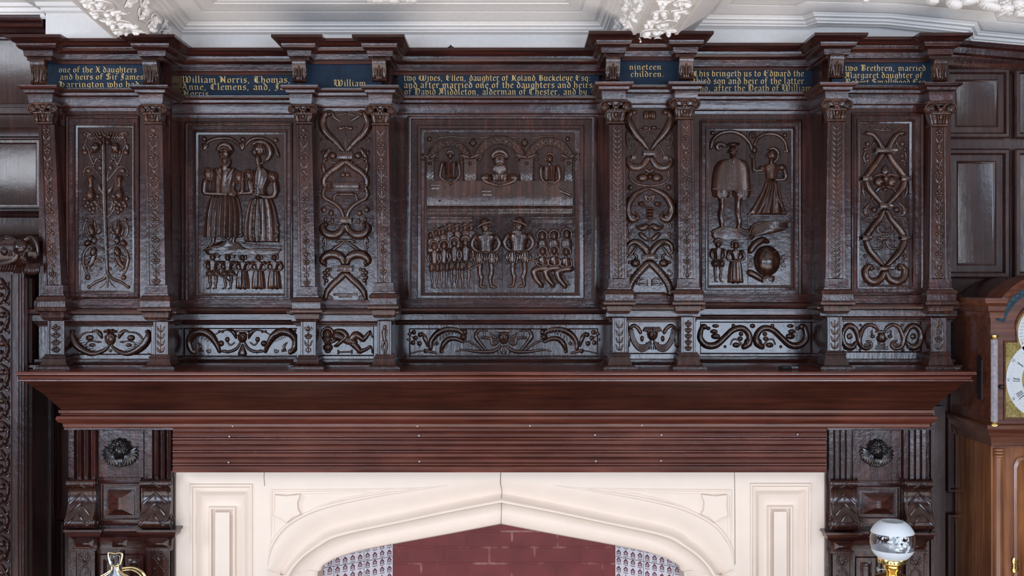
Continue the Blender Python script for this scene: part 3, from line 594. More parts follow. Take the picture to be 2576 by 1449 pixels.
for i in range(34):
    t=i/33
    for sx in (-1,1): m.blob(648+sx*(4+7*math.sin(min(t*1.5,1)*PI/2)) if t<.85 else 648+sx*11*math.cos((t-.85)/.15*PI/2),498+t*108+ (8*math.sin((t-.85)/.15*PI/2) if t>.85 else 0),1.9 if i%6 else 3,1.9 if i%6 else 3,.004,0,.021,6,2)
rr=random.Random(4)
for i in range(34):
    cx,cy=rr.uniform(666,699),rr.uniform(516,606)
    if cx<664+ (cy-500)*.5: m.spiral(cx,cy,rr.uniform(4,7),1,1.4,rr.uniform(0,6),1,.016); m.blob(cx+3,cy+3,3,3,.004,0,.016,6,2)
m.blob(646,470,4,4,.004,0,.02); m.blob(646,480,4,4,.004,0,.02)
m.build('woman_with_rosary',RELF,pn,50)
m=MB(y0); m.loft([(606,556,592),(614,538,606),(622,518,616),(630,514,640)],.012,20,0,0,.7); m.tube([(514,629),(545,620),(570,622),(590,629),(612,630),(650,627),(705,629)],[2,3,3,3,2.5,3,3],4,1.2,8,.006); m.loft([(626,514,706),(634,514,706),(642,520,700)],.01,30,2,.001,.4)
m.tube([(612,612),(650,618),(705,618)],[2,2.4,2],3,1.1,7,.004); m.build('ground_ridge',RELF,pn,50)
man(pn,536,634,727,32,-1,'feather',0,'carved_boy',1,[(2,676),(14,690),(30,700),(46,710)]); man(pn,574,635,727,32,-1,'feather',0,'carved_boy',1,[(2,680),(14,690),(30,700),(48,712)])
for x in (611,651,691): woman(pn,x,636,727,38,-1,'round','carved_girl')
# --- scroll panel of dolphins
def leafy(m,x,y,r,a): 
    for i in (-1,0,1): m.tube([(x,y),(x+r*.7*math.cos(a+i*.5),y+r*.7*math.sin(a+i*.5)),(x+r*1.3*math.cos(a+i*.35),y+r*1.3*math.sin(a+i*.35))],[r*.2,r*.3,r*.08],3,1.1,6)
m=MB(P2[2]); m.mirror=869; T=m.tube; B=m.blob; R_=m.rect; Sp=m.spiral
T([(5,380),(25,357),(47,336),(58,312),(52,292),(38,284),(28,292)],[5,9,11,11,10,8,3],5,1.3,9); B(57,290,5); B(40,288,9,8,.02); B(44,286,2.5,2.5,.025)
T([(34,292),(24,298),(12,306)],[5,5,2.5]); T([(3,287),(16,288),(28,294)],[2,2.5,2]); B(0,286,5); Sp(55,350,8,1.2,2.6,0); B(58,350,4)
for i in range(5): T([(12+i*8,366-i*8),(20+i*8,372-i*8)],[1,1.5,1],1,1,5,.014)
T([(0,376),(0,326)],[1.3,1.3],1); B(12,323,9,6); B(24,322,4); B(4,321,5)
R_(-19,386,19,402,.02)
for i in range(3): T([(3+i*6,404),(3+i*6,412)],[2.5,2.5],1,1.2,6,.004); T([(3+i*6,380),(3+i*6,386)],[2.5,2.5],1,1.2,6,.004)
B(32,392,10,10,.016); T([(40,376),(50,392),(54,410)],[5,8,3],3,1.1); B(55,424,6,16,.012,.2); B(50,400,5,9,.014,.5); T([(20,410),(34,408),(45,402)],[2,2.5,2]); leafy(m,50,390,12,-1)
T([(5,408),(20,420),(38,432),(52,448),(54,466)],[10,10,9,9,7],4,1.1,9)
for i in range(6): T([(12+i*7,412+i*7),(20+i*6,404+i*8)],[1,1],1,1,5,.013)
T([(0,408),(0,434)],[1.8,1.8],1); B(6,440,7,7); B(14,446,3)
m.tube([(42+9*math.cos(a),470+10*math.sin(a)) for a in [i*PI/5 for i in range(11)]],4,1,1.5,7); R_(-34,460,34,474,.012); R_(-40,475,40,479,.006)
T([(50,470),(56,484),(52,498),(38,506),(22,516),(10,530),(5,548)],[4,6,6,6,6.5,6,5],4,1.4,9)
T([(-18,489),(18,489)],[5,5],1,1.5); B(19,489,6,6); T([(18,486),(28,494),(30,508)],[4,4,4],3); 
R_(-17,546,17,562,.02); R_(-17,551,17,556,.023)
T([(4,566),(10,582),(28,592),(48,588),(58,572),(48,560)],[8,10,12,12,9,4],4,1.3,9); B(48,566,7,7,.022); B(54,528,8,8); B(36,536,7,9); T([(36,528),(44,520),(54,522)],[2,2,2]); B(50,552,5,6); T([(44,540),(52,556)],[2,2],1); B(33,556,5,8)
T([(54,590),(50,604),(50,618),(54,630)],[4,3.5,3,3]); B(55,606,4,9); B(56,622,4)
T([(4,664),(10,648),(26,640),(46,642),(58,656),(50,668)],[7,11,12,12,9,4],4,1.3,9); B(52,662,7,7,.02); T([(0,604),(12,614),(26,624),(34,634)],[3,4,5,7]); T([(0,606),(12,604),(22,608)],[3,4,4],2,1.4)
for i in range(4): T([(24+i*7,648),(26+i*7,634)],[1,1.4,1],1,1,5,.014)
R_(-19,667,19,684,.02)
for i in range(6): m.rect(-17+i*6 if i<3 else 17-i*3+.0,669,-14+i*6 if i<3 else 19-i*3,682,.0215)
for a,b in ((46,680),(52,686),(46,692),(52,698),(48,706)): B(a,b,6,6)
T([(10,696),(24,702),(36,696),(40,686)],[2,2.4,2,1.6]); B(38,678,5); B(52,714,3,5)
T([(4,690),(16,702),(32,716),(46,734),(50,750)],[9,9,9,8,6],4,1.1,9)
for i in range(7): T([(8+i*6,692+i*6),(18+i*6,690+i*7)],[1,1],1,1,5,.012)
Sp(42,752,12,1.6,3.6,0); R_(-30,738,30,744,.008); R_(-16,745,16,749,.006); R_(-30,760,30,766,.01)
m.build('scrollwork',RELF,P2[1],50)
# --- middle scene
pn=Cc[1]; y0=Cc[2]
m=MB(y0)
for cx,cy,r0,r1,a0,a1 in ((1130,408,56,40,PI*.97,PI*.06),(1257,410,66,48,PI*.93,PI*.07),(1382,410,62,44,PI*.93,PI*.07)):
    for R,w in ((r0,2.2),(r1,1.8)): m.tube([(cx+R*math.cos(a0+(a1-a0)*i/14),cy-R*math.sin(a0+(a1-a0)*i/14)) for i in range(15)],w,2,1.4,7,.007)
    a=[[m.pt(cx+R*math.cos(a0+(a1-a0)*i/30),cy-R*math.sin(a0+(a1-a0)*i/30),h) for i in range(31)] for R,h in ((r0+2,-.002),(r0,.008),(r1,.008),(r1-2,-.002))]; m.grid(a)
    for i in range(22):
        t=a0+(a1-a0)*(i+.5)/22; u,v=math.cos(t),-math.sin(t); Rm=(r0+r1)/2; s=5 if i%2 else -5
        m.tube([(cx+(Rm-s)*u-1.5*v,cy+(Rm-s)*v+1.5*u),(cx+Rm*u,cy+Rm*v),(cx+(Rm+s)*u+1.5*v,cy+(Rm+s)*v-1.5*u)],[1,1.7,1],2,1.2,5,.0075)
for a,b,w in ((1082,455,11),(1183,457,19),(1325,458,20),(1430,459,12)):
    m.loft([(402,a-w,a+w),(405,a-w,a+w),(b,a-w,a+w)],.009,10,0,0,.15)
    for q in ((-.5,.5) if w>14 else (0,)):
        for i in range(5):
            yy=410+i*10
            for s in (-1,1): m.tube([(a+q*w,yy+8),(a+q*w+s*w*(.4 if w>14 else .8),yy-3)],[1.2,2.4,1],2,1.1,6,.008)
    m.tube([(a-w-6,390),(a,398)],[4,4],1,1.3,6,.004); m.tube([(a+w+6,388),(a,398)],[4,4],1,1.3,6,.004); m.blob(a,398,5,5,.016); m.blob(a,412,6,6,.018); m.blob(a-w-5,402,5,5,.012); m.blob(a+w+5,402,5,5,.012)
for a in (1190,1320): face(m,a,360,9,0,.02)
for a in (1080,1428): m.blob(a,350,7,7,.014)
for a,b in ((1100,1172),(1206,1300),(1338,1414)): m.tube([(a,347),((a+b)/2,343),(b,347)],[2,2.5,2],2,1,6)
m.build('three_arches',RELF,pn,50)
def bust(cx,cy,r,look,hat,beard,w,yb,name,lx,rx,hy):
    m=MB(y0); face(m,cx,cy,r,look,.022,beard,hat); m.tube([(cx,cy+r),(cx,cy+r*2)],r*.5,1,1.2,7)
    m.loft([(cy+r*1.9,cx-w*.6,cx+w*.6),(cy+r*2.3,cx-w,cx+w),((cy+yb)/2+8,cx-w*.9,cx+w*.9),(yb,cx-w*.85,cx+w*.85)],.02,26,6,.002)
    for s,e in ((-1,lx),(1,rx)):
        m.blob(cx+s*w*1.25,cy+r*2.5,w*.34,w*.42,.022)
        m.tube([(cx+s*w*1.3,cy+r*2.6),(e,yb-10),(e-s*w*.3,yb),(cx+s*2,hy)],[w*.3,w*.26,w*.22,w*.15],4,1.2,8,.012)
    hand(m,cx,hy,5,1,.018); return m.build(name,RELF,pn,50)
bust(1133,392,8,1,'cap',0,16,450,'carved_clerk',1107,1156,462)
bust(1257,404,17,0,'cap',1,26,458,'bearded_lord_bust',1215,1298,468)
bust(1383,400,9,-1,'round',0,17,456,'carved_clerk',1362,1408,466)
m=MB(y0)
m.grid([[m.pt(x,y,h) for x in (1075,1440)] for y,h in ((455,-.002),(456,.012),(490,.013),(513,.014),(519,.012),(522,.004),(522,-.002))])
m.grid([[m.pt(x,y,h) for x in (1075,1440)] for y,h in ((521,-.002),(522,.009),(543,.009),(544,-.002))])
m.build('long_table',RELF,pn,30)
m=MB(y0)
for i in range(121):
    x=1077+i*3.01; m.tube([(x-1.5,522),(x+1.2,528),(x-.8,536),(x+1.4,543)],[1,1.4,1.4,1],2,1.2,5,.009,False)
m.build('table_fringe',RELF,pn,50)
m=MB(y0)
m.rect(1081,464,1108,469,.016); m.rect(1083,468,1106,478,.014); m.build('writing_box',RELF,pn,50)
m=MB(y0); m.tube([(1123,470),(1116,485),(1109,505)],[2,1.5,1.5],2,1,6,.012); m.tube([(1134,466),(1128,484),(1110,503)],[2,1.5,1.5],2,1,6,.012); m.blob(1107,506,4,3,.006,0,.012); m.build('shears',RELF,pn,50)
m=MB(y0); m.rect(1211,478,1236,485,.018); m.rect(1213,485,1238,494,.016); m.build('inkstand',RELF,pn,50)
m=MB(y0); m.tube([(1405,474),(1408,486),(1434,499)],[2.5,2,2],1,1,6,.013); m.tube([(1412,476),(1436,486),(1436,498)],[2,2,2],1,1,6,.013); m.tube([(1408,480),(1434,491)],[5,5],1,.8,6,.012); m.build('open_book',RELF,pn,50)
m=MB(y0); m.rect(1075,545,1188,551,.008); m.rect(1075,551,1188,562,.006); m.build('seat_rail',RELF,pn,30)
m=MB(y0); m.rect(1336,545,1440,551,.008); m.rect(1336,551,1440,563,.006); m.build('seat_rail',RELF,pn,30)
for i,(x,y) in enumerate(((1083,592),(1097,586),(1114,582),(1131,574),(1150,574),(1170,572),(1186,572))):
    m=MB(y0); face(m,x,y,7+(i>1),1,.012,0,'helm' if i>1 else 'round'); m.loft([(y+8,x-6,x+6),(y+14,x-11,x+11),(y+50,x-10,x+10)],.008,10); m.build('carved_soldier',RELF,pn,50)
for x,t,w,hat in ((1093,603,27,'round'),(1117,600,27,'round'),(1143,592,30,'cap'),(1171,590,34,'cap')): man(pn,x,t,726,w,1,hat,0,'carved_soldier',H=.019)
man(pn,1222,548,724,58,1,'helm',.45,'bearded_captain',sword=[(6,650),(-20,668),(-50,682),(-80,694)],H=.024); man(pn,1305,545,722,60,-1,'helm',.5,'bearded_captain',sword=[(-4,640),(20,650),(45,658),(72,668)],H=.024)
for x,y in ((1364,594),(1394,593),(1426,590)):
    m=MB(y0); face(m,x,y,10,-1,.016,0,'round'); m.loft([(y+10,x-7,x+7),(y+17,x-14,x+14),(y+50,x-13,x+13)],.010,12); m.build('carved_woman',RELF,pn,50)
for i,(x,y) in enumerate(((1365,632),(1394,631),(1424,634))):
    m=MB(y0); face(m,x,y,9,-1,.022,0,'round'); m.tube([(x,y+8),(x,y+16)],4,1,1,6); m.loft([(y+14,x-7,x+8),(y+20,x-13,x+13),(y+38,x-10,x+13)],.018,12,2,.001)
    m.tube([(x-12,y+20),(x-15,y+32),(x-2,y+38),(x+6,y+30)],[3.5,3,2.5,2],3,1,7,.012); m.tube([(x+12,y+20),(x+14,y+34),(x,y+38)],[3.5,3,2.5],3,1,7,.012)
    m.tube([(x+12,y+42),(x-10,y+44),(x-22,y+52),(x-16,y+70),(x-2,y+86)],[9,10,9,8,6],4,1.3,9); 
    for q in range(3): m.tube([(x+10,y+38+q*5),(x-12,y+40+q*4),(x-18+q*5,y+54),(x-12+q*6,y+70),(x-2+q*6,y+84)],[1.2,1.6,1.6,1.2],3,1,5,.013)
    m.blob(x-4,y+90,7,3,.01); m.build('seated_woman',RELF,pn,50)
m=MB(y0); m.tube([(1264,548),(1264,724)],[1,1],1,1,5); m.build('board_seam',GROOVE,pn)
# --- crossed horns and ribbons
m=MB(P3[2]); m.mirror=1634; T=m.tube; B=m.blob; R_=m.rect; Sp=m.spiral
for a in (0,6,11): B(a,290,6,12,.018-a*.0006)
T([(0,302),(0,330)],[1.4,1.4],1); B(10,322,9,6,.014); B(22,326,4,4); T([(22,328),(30,334)],[2,1],1)
T([(4,378),(18,358),(36,338),(50,314),(54,296),(46,284),(36,284)],[4,8,11,12,10,8,4],5,1.3,9); B(40,284,10,8,.02); B(36,288,4,4,.02); Sp(42,350,9,1,2.4,0); T([(54,320),(58,345),(52,372),(44,366)],[2,3,3,1.5])
T([(2,332),(16,352),(28,372),(38,392)],[2,2.4,2.4,2.4],2,1.4); R_(34,390,46,400,.014)
R_(-17,379,17,393,.022)
T([(5,398),(14,414),(30,422),(48,418),(56,404),(48,394)],[8,9,10,9,6,3],4,.9,9)
for i in range(7): T([(10+i*6,412+3*math.sin(i)),(12+i*6.4,426)],[1,1],1,1,5,.009)
T([(0,434),(8,428),(14,424)],[4,5,3]); B(18,448,16,12,.02); B(0,446,6,9,.026); B(8,438,7,5,.022); T([(48,428),(50,446),(38,460),(18,466),(0,468)],[2.5,3.4,3.6,3.4,3],4,1.3)
B(48,472,7,8,.014); T([(48,480),(50,490),(56,488)],[2.5,2.5,1.5])
T([(2,474),(18,480),(36,490),(50,508),(56,530),(46,552),(30,548),(34,534)],[4,7,9,11,11,10,7,3],5,1.3,9); 
for i in range(5): T([(40+i*3,498+i*10),(52+i,494+i*10)],[1,1.6,1],2,1,5,.014); 
B(44,546,10,9,.018); B(20,514,10,8,.018); B(20,514,5,4,.022); T([(0,498),(12,492),(6,506)],[3,5,3],3)
for j in range(4):
    for i in range(2): B(3+i*4-j*.6,524+j*8,4,4.5,.014)
B(0,552,3.5,4,.014)
T([(48,560),(54,570),(50,582),(56,596)],[2.6,3,2.6,2]); B(50,588,5,5); B(54,566,4)
T([(0,574),(8,570),(18,574),(30,572),(34,566)],[4,9,9,5,1.5],4,1.3); T([(0,578),(0,640)],[1.8,1.8],1,1.4); T([(8,602),(22,590)],[6,7],1,1.3); B(5,603,5)
T([(4,646),(10,628),(24,614),(40,608),(54,618),(56,634),(46,640)],[7,10,10,8,7,5,2],4,1.3,9)
for i in range(5): T([(12+i*7,628-i*3),(22+i*7,622-i*1)],[1.2,2,1],2,1,5,.014)
T([(30,618),(38,628),(48,642),(56,648)],[3,4,4,2]); T([(48,606),(52,596)],[2,3],1)
R_(-19,640,19,653,.022)
for i in range(5): m.rect(-17+i*7-.001,642,-14+i*7,651,.0235) if i<2 else None
B(36,662,13,11,.02); T([(36,655),(32,646),(38,640)],[5,4,4],3); B(50,660,5); T([(46,680),(56,686),(52,696),(46,690)],[2.5,2.5,2],3)
T([(4,662),(18,676),(34,694),(48,716),(52,738)],[10,10,10,10,8],4,.9,9)
for i in range(9): T([(8+i*5,660+i*7.4),(20+i*5,658+i*8)],[1,1],1,1,5,.0125)
for i in range(4): T([(6+i*1.5,716+i*-1),(12+i*5,702+i*2),(20+i*4,706+i*3)],[2,3,2],3,1.2,6,.004)
for i in range(4): T([(6,706+i*4),(16,700+i*5),(26,702+i*5)],[2,2.6,2],3,1.2,6,.006)
T([(0,742),(36,742)],[7,7],1,1.2); B(40,746,8,9,.016); T([(0,752),(36,754)],[3,3],1); 
m.build('scrollwork',RELF,P3[1],50)
# --- cloaked man and pleading woman
pn=E[1]; y0=E[2]
m=MB(y0)
m.tube([(1788,372),(1793,352),(1812,336),(1840,331),(1866,340),(1884,358),(1892,378)],[5,5.5,6,6,6,5.5,5],4,1.2); m.tube([(1898,364),(1908,346),(1930,337),(1955,340),(1974,356),(1980,382)],[4.5,5,5,5,5,5],4,1.2); m.tube([(1972,381),(1988,381)],3,1,1.3); m.tube([(1784,362),(1798,362)],3,1,1.2)
for a,b in ((1792,335),(1974,340)): m.blob(a,b,6,6,.01)
m.blob(1893,340,10,10,.008); m.blob(1893,342,6,6,.014); m.blob(1897,378,8,10,.016); m.build('twin_arches',RELF,pn,50)
m=MB(y0); face(m,1842,383,12,0,.034,0,None); m.blob(1842,366,15,6,.03)
for i in range(6): m.blob(1832+i*5,362-abs(i-2.5)*-.6,3.4,5,.026,n=8,m=3)
m.tube([(1828,368),(1812,362),(1802,368),(1808,376),(1816,372)],[4,7,7,5,3],4,1.2)
m.loft([(401,1822,1862),(406,1806,1877),(425,1794,1886),(460,1789,1889),(484,1788,1890)],.028,28,0,0,.42)
m.tube([(1841,398),(1841,415)],[3,3],1,1,6,.026)
m.tube([(1790,476),(1812,476),(1832,482),(1840,480)],[1.6,1.6,1.6,1.2],3,1,6,.022); m.tube([(1842,480),(1860,484),(1888,478)],[1.2,1.6,1.6],3,1,6,.022)
for a,b in ((1790,1838),(1840,1889)): m.loft([(478,a+2,b-2),(488,a,b),(496,a+4,b-3),(500,a+10,b-10)],.028,20,4,.0016)
for s,x in ((-1,1814),(1,1858)):
    m.tube([(x,496),(x-2*s,520),(x-2,540),(x+1,562),(x-2*s,576)],[11,8,8,7.5,5],4,1.5,9)
    m.tube([(x-2*s,574),(x-8 if s<0 else x+8,578),(x-18 if s<0 else x+16,586)],[6,6,3],2,1.3)
m.build('cloaked_man',RELF,pn,50)
m=MB(y0); m.blob(1942,390,13,14,.022); face(m,1935,392,8,-1,.022); m.tube([(1934,376),(1946,374),(1956,384),(1954,400),(1946,408)],[3,4.5,5,4.5,3],4,1.1,7,.01); m.tube([(1940,400),(1940,416)],6,1,1.2)
m.loft([(412,1930,1950),(420,1920,1964),(436,1924,1956),(453,1926,1954)],.022,14,2,.001)
m.blob(1916,424,9,8,.022); m.tube([(1918,428),(1904,430),(1896,428),(1895,412),(1894,398)],[5,5,4.5,4.5,3.5],4,1.2,8,.008); hand(m,1894,394,5,-1,.01)
for i in range(4): m.tube([(1890+i*3,396),(1888+i*3.6,386)],[1.2,1],1,1,5,.012)
m.blob(1966,422,12,10,.022); m.tube([(1972,428),(1975,444),(1970,452),(1950,453)],[6,6,5,4],4,1.2,8,.01)
m.loft([(454,1926,1955),(480,1916,1962),(515,1896,1972),(541,1878,1980)],.022,40,4,.0034,.42)
m.tube([(1938,458),(1926,500),(1902,540)],[1.5,2.6,2],3,1.2,6,.02); m.tube([(1944,458),(1952,496),(1972,538)],[1.5,2.6,2],3,1.2,6,.02)
for i in range(3): m.blob(1930+i*7,534,4,5,.006,0,.014,8,3)
m.build('pleading_woman',RELF,pn,50)
m=MB(y0); m.loft([(574,1800,1870),(580,1789,1892),(596,1789,1900),(604,1800,1892)],.014,26,0,0,.5); m.tube([(1789,584),(1812,574),(1838,573),(1862,582),(1882,592)],[1.5,2,2,2,1.5],4,1,6,.012)
m.tube([(1884,590),(1890,572),(1906,562),(1935,558),(1982,558)],[2,2.4,2.4,2.2,2],4,1,6,.01); m.loft([(558,1908,1982),(566,1894,1982),(574,1888,1982),(584,1884,1960),(596,1880,1900)],.02,26,0,0,.4); m.tube([(1900,588),(1925,578),(1982,574)],[1.5,2,1.5],4,1,6,.018)
m.build('rocky_ground',RELF,pn,50)
man(pn,1806,598,710,30,1,'cap',0,'carved_boy',H=.018); woman(pn,1850,603,712,42,1,'round','carved_girl',H=.018)
m=MB(y0); m.blob(1929,656,34,39,.042,n=28,m=8)
rr=random.Random(9)
for i in range(12):
    a,b=rr.uniform(1915,1950),rr.uniform(632,668); m.tube([(a-5,b),(a,b-3),(a+6,b+1)],[1,2,1],3,1,5,.037)
m.build('globe',RELF,pn,50,label='large smooth round boss')
m=MB(y0); m.tube([(1888,630),(1900,614),(1918,604),(1930,608)],[9,10,9,6],3,1.3,9); m.tube([(1888,632),(1906,612)],[3,3],1,1,6,.012); m.tube([(1886,686),(1902,694),(1914,702)],[9,9,8],3,1.3,9); m.star([(1918,694),(1948,694),(1944,710),(1931,704),(1916,712)],.012)
for s,x in ((-1,1886),(1,1972)): m.spiral(x,648,8,1.3,2.2,PI/2,s); m.spiral(x,666,8,1.3,2.2,-PI/2,-s)
m.build('globe_mount',RELF,pn,50)
m=MB(y0); m.tube([(1879,330),(1878,450),(1881,590),(1881,716)],[.8,.8],1,1,5,0,False); m.build('board_seam',GROOVE,pn)
# --- lozenge scrolls
m=MB(P4[2]); m.mirror=2226; T=m.tube; B=m.blob; R_=m.rect; Sp=m.spiral
T([(8,374),(18,354),(30,340),(44,336),(52,338)],[9,8,7,7,3],4,1.4,9); T([(36,332),(46,326),(50,340)],[3,2,1],2); T([(0,328),(14,327),(28,324)],[3,2.5,2.5],3); B(6,324,4); B(36,322,4); R_(-27,373,27,385,.024)
for i in range(4): m.rect(-24+i*6.2,375,-20+i*6.2,383,.026)
B(44,362,7,7); T([(28,356),(34,370),(46,374)],[2.4,2.4,2]); B(50,376,5); T([(50,382),(54,396),(48,410)],[3,3,2]); B(44,392,6,5); B(44,404,6,5); B(50,414,4)
T([(9,390),(20,408),(34,426),(47,444)],[9,9,9.5,9],4,1.5,9)
T([(48,456),(42,474),(28,492),(8,514)],[9,9.5,9,7],4,1.5,9); T([(52,458),(56,478),(50,496)],[2,4,1.5],3)
for yy in (450,599): R_(37,yy-6,60,yy+6,.022); R_(37,yy-2,60,yy+2,.0245)
B(0,432,10,18,.014); B(0,450,9,14,.024); B(16,458,14,14,.018); T([(3,442),(14,440),(28,444)],[2.5,3,2],3,1,6,.014); B(0,461,4,7,.03); T([(4,470),(16,474),(26,484)],[2.5,3,1.5],3,1.2,6,.008); B(0,478,9,5,.016)
R_(-16,513,16,524,.022); B(0,518,14,3,.026); B(32,500,5,5); T([(34,510),(46,520),(50,535),(42,542)],[2,4,6,3],4); B(28,528,9,8,.016); Sp(28,528,8,1.2,2.4,0); T([(12,540),(30,548),(48,548),(54,556)],[3,3,2.5,2]); B(52,528,5,7)
T([(4,530),(14,550),(30,570),(46,592)],[6,8.5,9.5,9],4,1.5,9)
T([(48,606),(40,628),(24,648),(5,668)],[9,9.5,9,6],4,1.5,9)
T([(18,566),(18,580),(8,590),(16,598),(6,604)],[3,3,2.5,2.5,2]); T([(2,606),(8,620),(24,626),(40,618),(44,608)],[3,3.4,3.4,3,2.5],4,1.3); B(4,588,5,5); T([(0,600),(14,600)],[3,3],1)
R_(-18,671,18,680,.024); T([(3,684),(12,702),(30,709),(46,700),(50,680),(38,668),(28,676)],[8,10,11,10,9,6,3],5,1.35,9); B(36,674,8,8,.018); B(50,644,5); T([(50,648),(46,658),(50,666)],[2,2,2]); B(48,708,6,5)
m.build('scrollwork',RELF,P4[1],50)
# --- pedestal reliefs
def rel(pp,mx,fn,name='relief_carving'):
    m=MB(pp['y0']); m.mirror=mx; fn(m,m.tube,m.blob); return m.build(name,RELF,pp,50)
def mask(m,B,T,y,r,h=.018):
    B(0,y,r,r*1.25,h); B(0,y+1,r*.2,r*.5,h*1.3); B(r*.42,y-r*.25,r*.25,r*.15,h*1.15); T([(r*.12,y-r*.55),(r*.5,y-r*.65),(r*.85,y-r*.35)],r*.13,3,1,6,h*.9); B(r*.55,y+r*.35,r*.38,r*.35,h); B(0,y+r*.85,r*.45,r*.14,h*1.05)
def r1(m,T,B):
    T([(2,868),(14,880),(40,890),(66,882),(86,866),(96,846),(94,834)],[3,5,7,9,10,9,5],5,1.3,9)
    for i in range(8): T([(40+i*7,880-i*4.6),(50+i*6.4,886-i*5.6)],[1,1.6,1],2,1,5,.012)
    B(94,834,7,5,.016); T([(80,852),(72,842),(62,837),(50,836)],[3,3,2.5,2]); T([(48,836),(36,832),(26,840),(22,850)],[2,4,6,3],4,1.2); B(52,850,10,8); B(46,868,8,5); T([(30,862),(44,858),(60,862),(62,874)],[1.5,2,2,1.5]); B(96,892,4); B(30,860,8,3)
    mask(m,B,T,852,14); B(12,834,5,4,.02); B(5,832,5,5,.02); B(0,882,5,4)
rel(P1[3],278,r1)
def r2(m,T,B):
    T([(58,884),(64,868),(78,846),(98,834),(120,838),(133,856),(130,878),(120,888)],[5,7,10,11,11,9,8,5],5,1.3,9)
    for i in range(6): T([(70+i*9,852-i*2.4),(78+i*8,862-i*3.2)],[1,1.8,1],2,1,5,.014)
    B(54,864,8,8); B(122,884,8,7); T([(54,884),(44,882),(36,888)],[3,3,2]); T([(112,862),(104,872),(110,884)],[2,4,1.5],3); B(102,882,5,4); m.spiral(84,882,6,1.2,2.2,0)
    T([(5,860),(14,876),(30,884),(50,884)],[2.5,4,4,3],4,1.2); T([(20,862),(30,868),(38,860),(40,850)],[2,2.4,2.4,2]); B(38,854,6,7); T([(16,850),(22,836),(34,830),(48,832)],[3,6,3,2],4,1.2); B(50,834,4); B(58,834,4); T([(62,838),(72,842),(82,838)],[2,2,2])
    mask(m,B,T,848,12); m.rect(-16,830,16,836,.018); T([(0,868),(-0,890)],[4,12],2,.8); B(132,832,4)
rel(A[3],610,r2)
def r3(m,T,B):
    T([(8,872),(25,883),(48,885),(70,884),(100,880),(120,884)],[3,5,5,4,3,1.5],4,1.2); T([(45,880),(60,862),(70,846),(64,832),(52,832),(48,844),(56,850)],[4,5,6,4,3.4,3,3],5,1.2); T([(58,878),(78,864),(98,856)],[3,3,3],3); T([(26,856),(40,850),(52,852)],[1.5,4,1.5],3); B(44,832,6,3)
    B(102,848,9,8,.018); B(98,836,7,9,.014); T([(96,846),(112,832),(140,828),(166,838),(182,858),(184,876)],[4,7,8,8,7,6],5,1.2,9)
    for i in range(9): T([(112+i*8,826+i*i*.5),(114+i*7.6,838+i*i*.5)],[1,1],1,1,5,.0115)
    T([(102,860),(120,852),(140,854),(152,868),(158,884)],[4,6,7,7,4],4,1.3); B(156,884,6,5); B(168,864,5,5); T([(170,888),(186,884),(198,880)],[3,4,3]); B(196,884,6,5); T([(200,882),(215,884),(232,888),(240,880)],[2,2,2,2]); T([(192,870),(198,850),(206,836)],[3,6,2],4)
    for a,b in ((238,840),(226,836),(240,854),(222,850),(212,864),(210,842),(228,862)): B(a,b,6.5,6.5)
    T([(210,872),(220,856),(232,846)],[1.4,1.4,1.4])
    mask(m,B,T,848,15,.022); m.rect(-17,828,17,836,.02); T([(3,872),(6,884),(2,892)],[3,3,1]); T([(10,870),(16,880),(14,890)],[3,3,1]); T([(16,862),(28,866),(32,850),(28,842)],[4,4,3,1.5]); T([(18,852),(26,846),(34,836)],[3,4,1.5])
    for i in range(4): T([(17,846+i*6),(26,850+i*6),(30-i,860+i*3)],[2,3,1],3)
rel(Cc[3],1267,r3)
def r4(m,T,B):
    for i in range(4): T([(3+i,856+i*3),(16,868+i*4),(34,868+i*4),(46+i*2,850+i*2),(50+i*2,828)],[1.5,3,3.4,3,2],4,1.1,7,.004)
    for i in range(3): T([(54+i*4,828),(58+i*2,850),(58+i*3,870+i*3)],[2,3.2,2],3,1.2,7)
    T([(56,824),(46,819),(36,826),(30,836)],[4,5,5,5],4,1.2); mask(m,B,T,840,14,.024)
    for i in range(4): T([(2+i*5,824),(6+i*5,832)],[2,2.6],1,1,6,.016)
    for i in range(4): T([(3+i*4,862),(3+i*5,878)],[1.8,1.8],1,1.2,6)
    B(26,852,5,8,.01)
rel(P3[3],1641,r4)
m=MB(E[4])
for s,c in ((1,1892),(-1,1896)):
    Q=lambda L:[(c-s*a if 1 else a,b) for a,b in L]
    m.tube(Q([(128,824),(132,850),(116,868),(92,868),(70,850),(48,830),(24,826),(8,842),(8,862),(20,872)]),[7,9,9,9,8,8,8,8,9,8],5,1.3,9)
    for i in range(14):
        a=spline([(132,850),(116,868),(92,868),(70,850),(48,830),(24,826)],3)[i] if i<15 else 0
        m.tube([(c-s*(a[0]-5),a[1]-4),(c-s*(a[0]+3),a[1]+5)],[1,1.5,1],1,1,5,.0125)
    for a,b,r,t in ((122,822,10,8),(110,826,6,5),(28,840,6,6),(40,868,10,7),(30,852,7,6),(92,820,9,5),(96,834,10,6),(92,846,12,8),(47,819,5,5),(68,872,4,4),(10,862,11,12)): m.blob(c-s*a,b,r,t)
    m.tube(Q([(24,872),(34,856),(48,854),(54,866)]),[3,2.5,2.5,2],4)
m.blob(1893,820,7,6); m.build('twin_serpents',RELF,E[3],50)
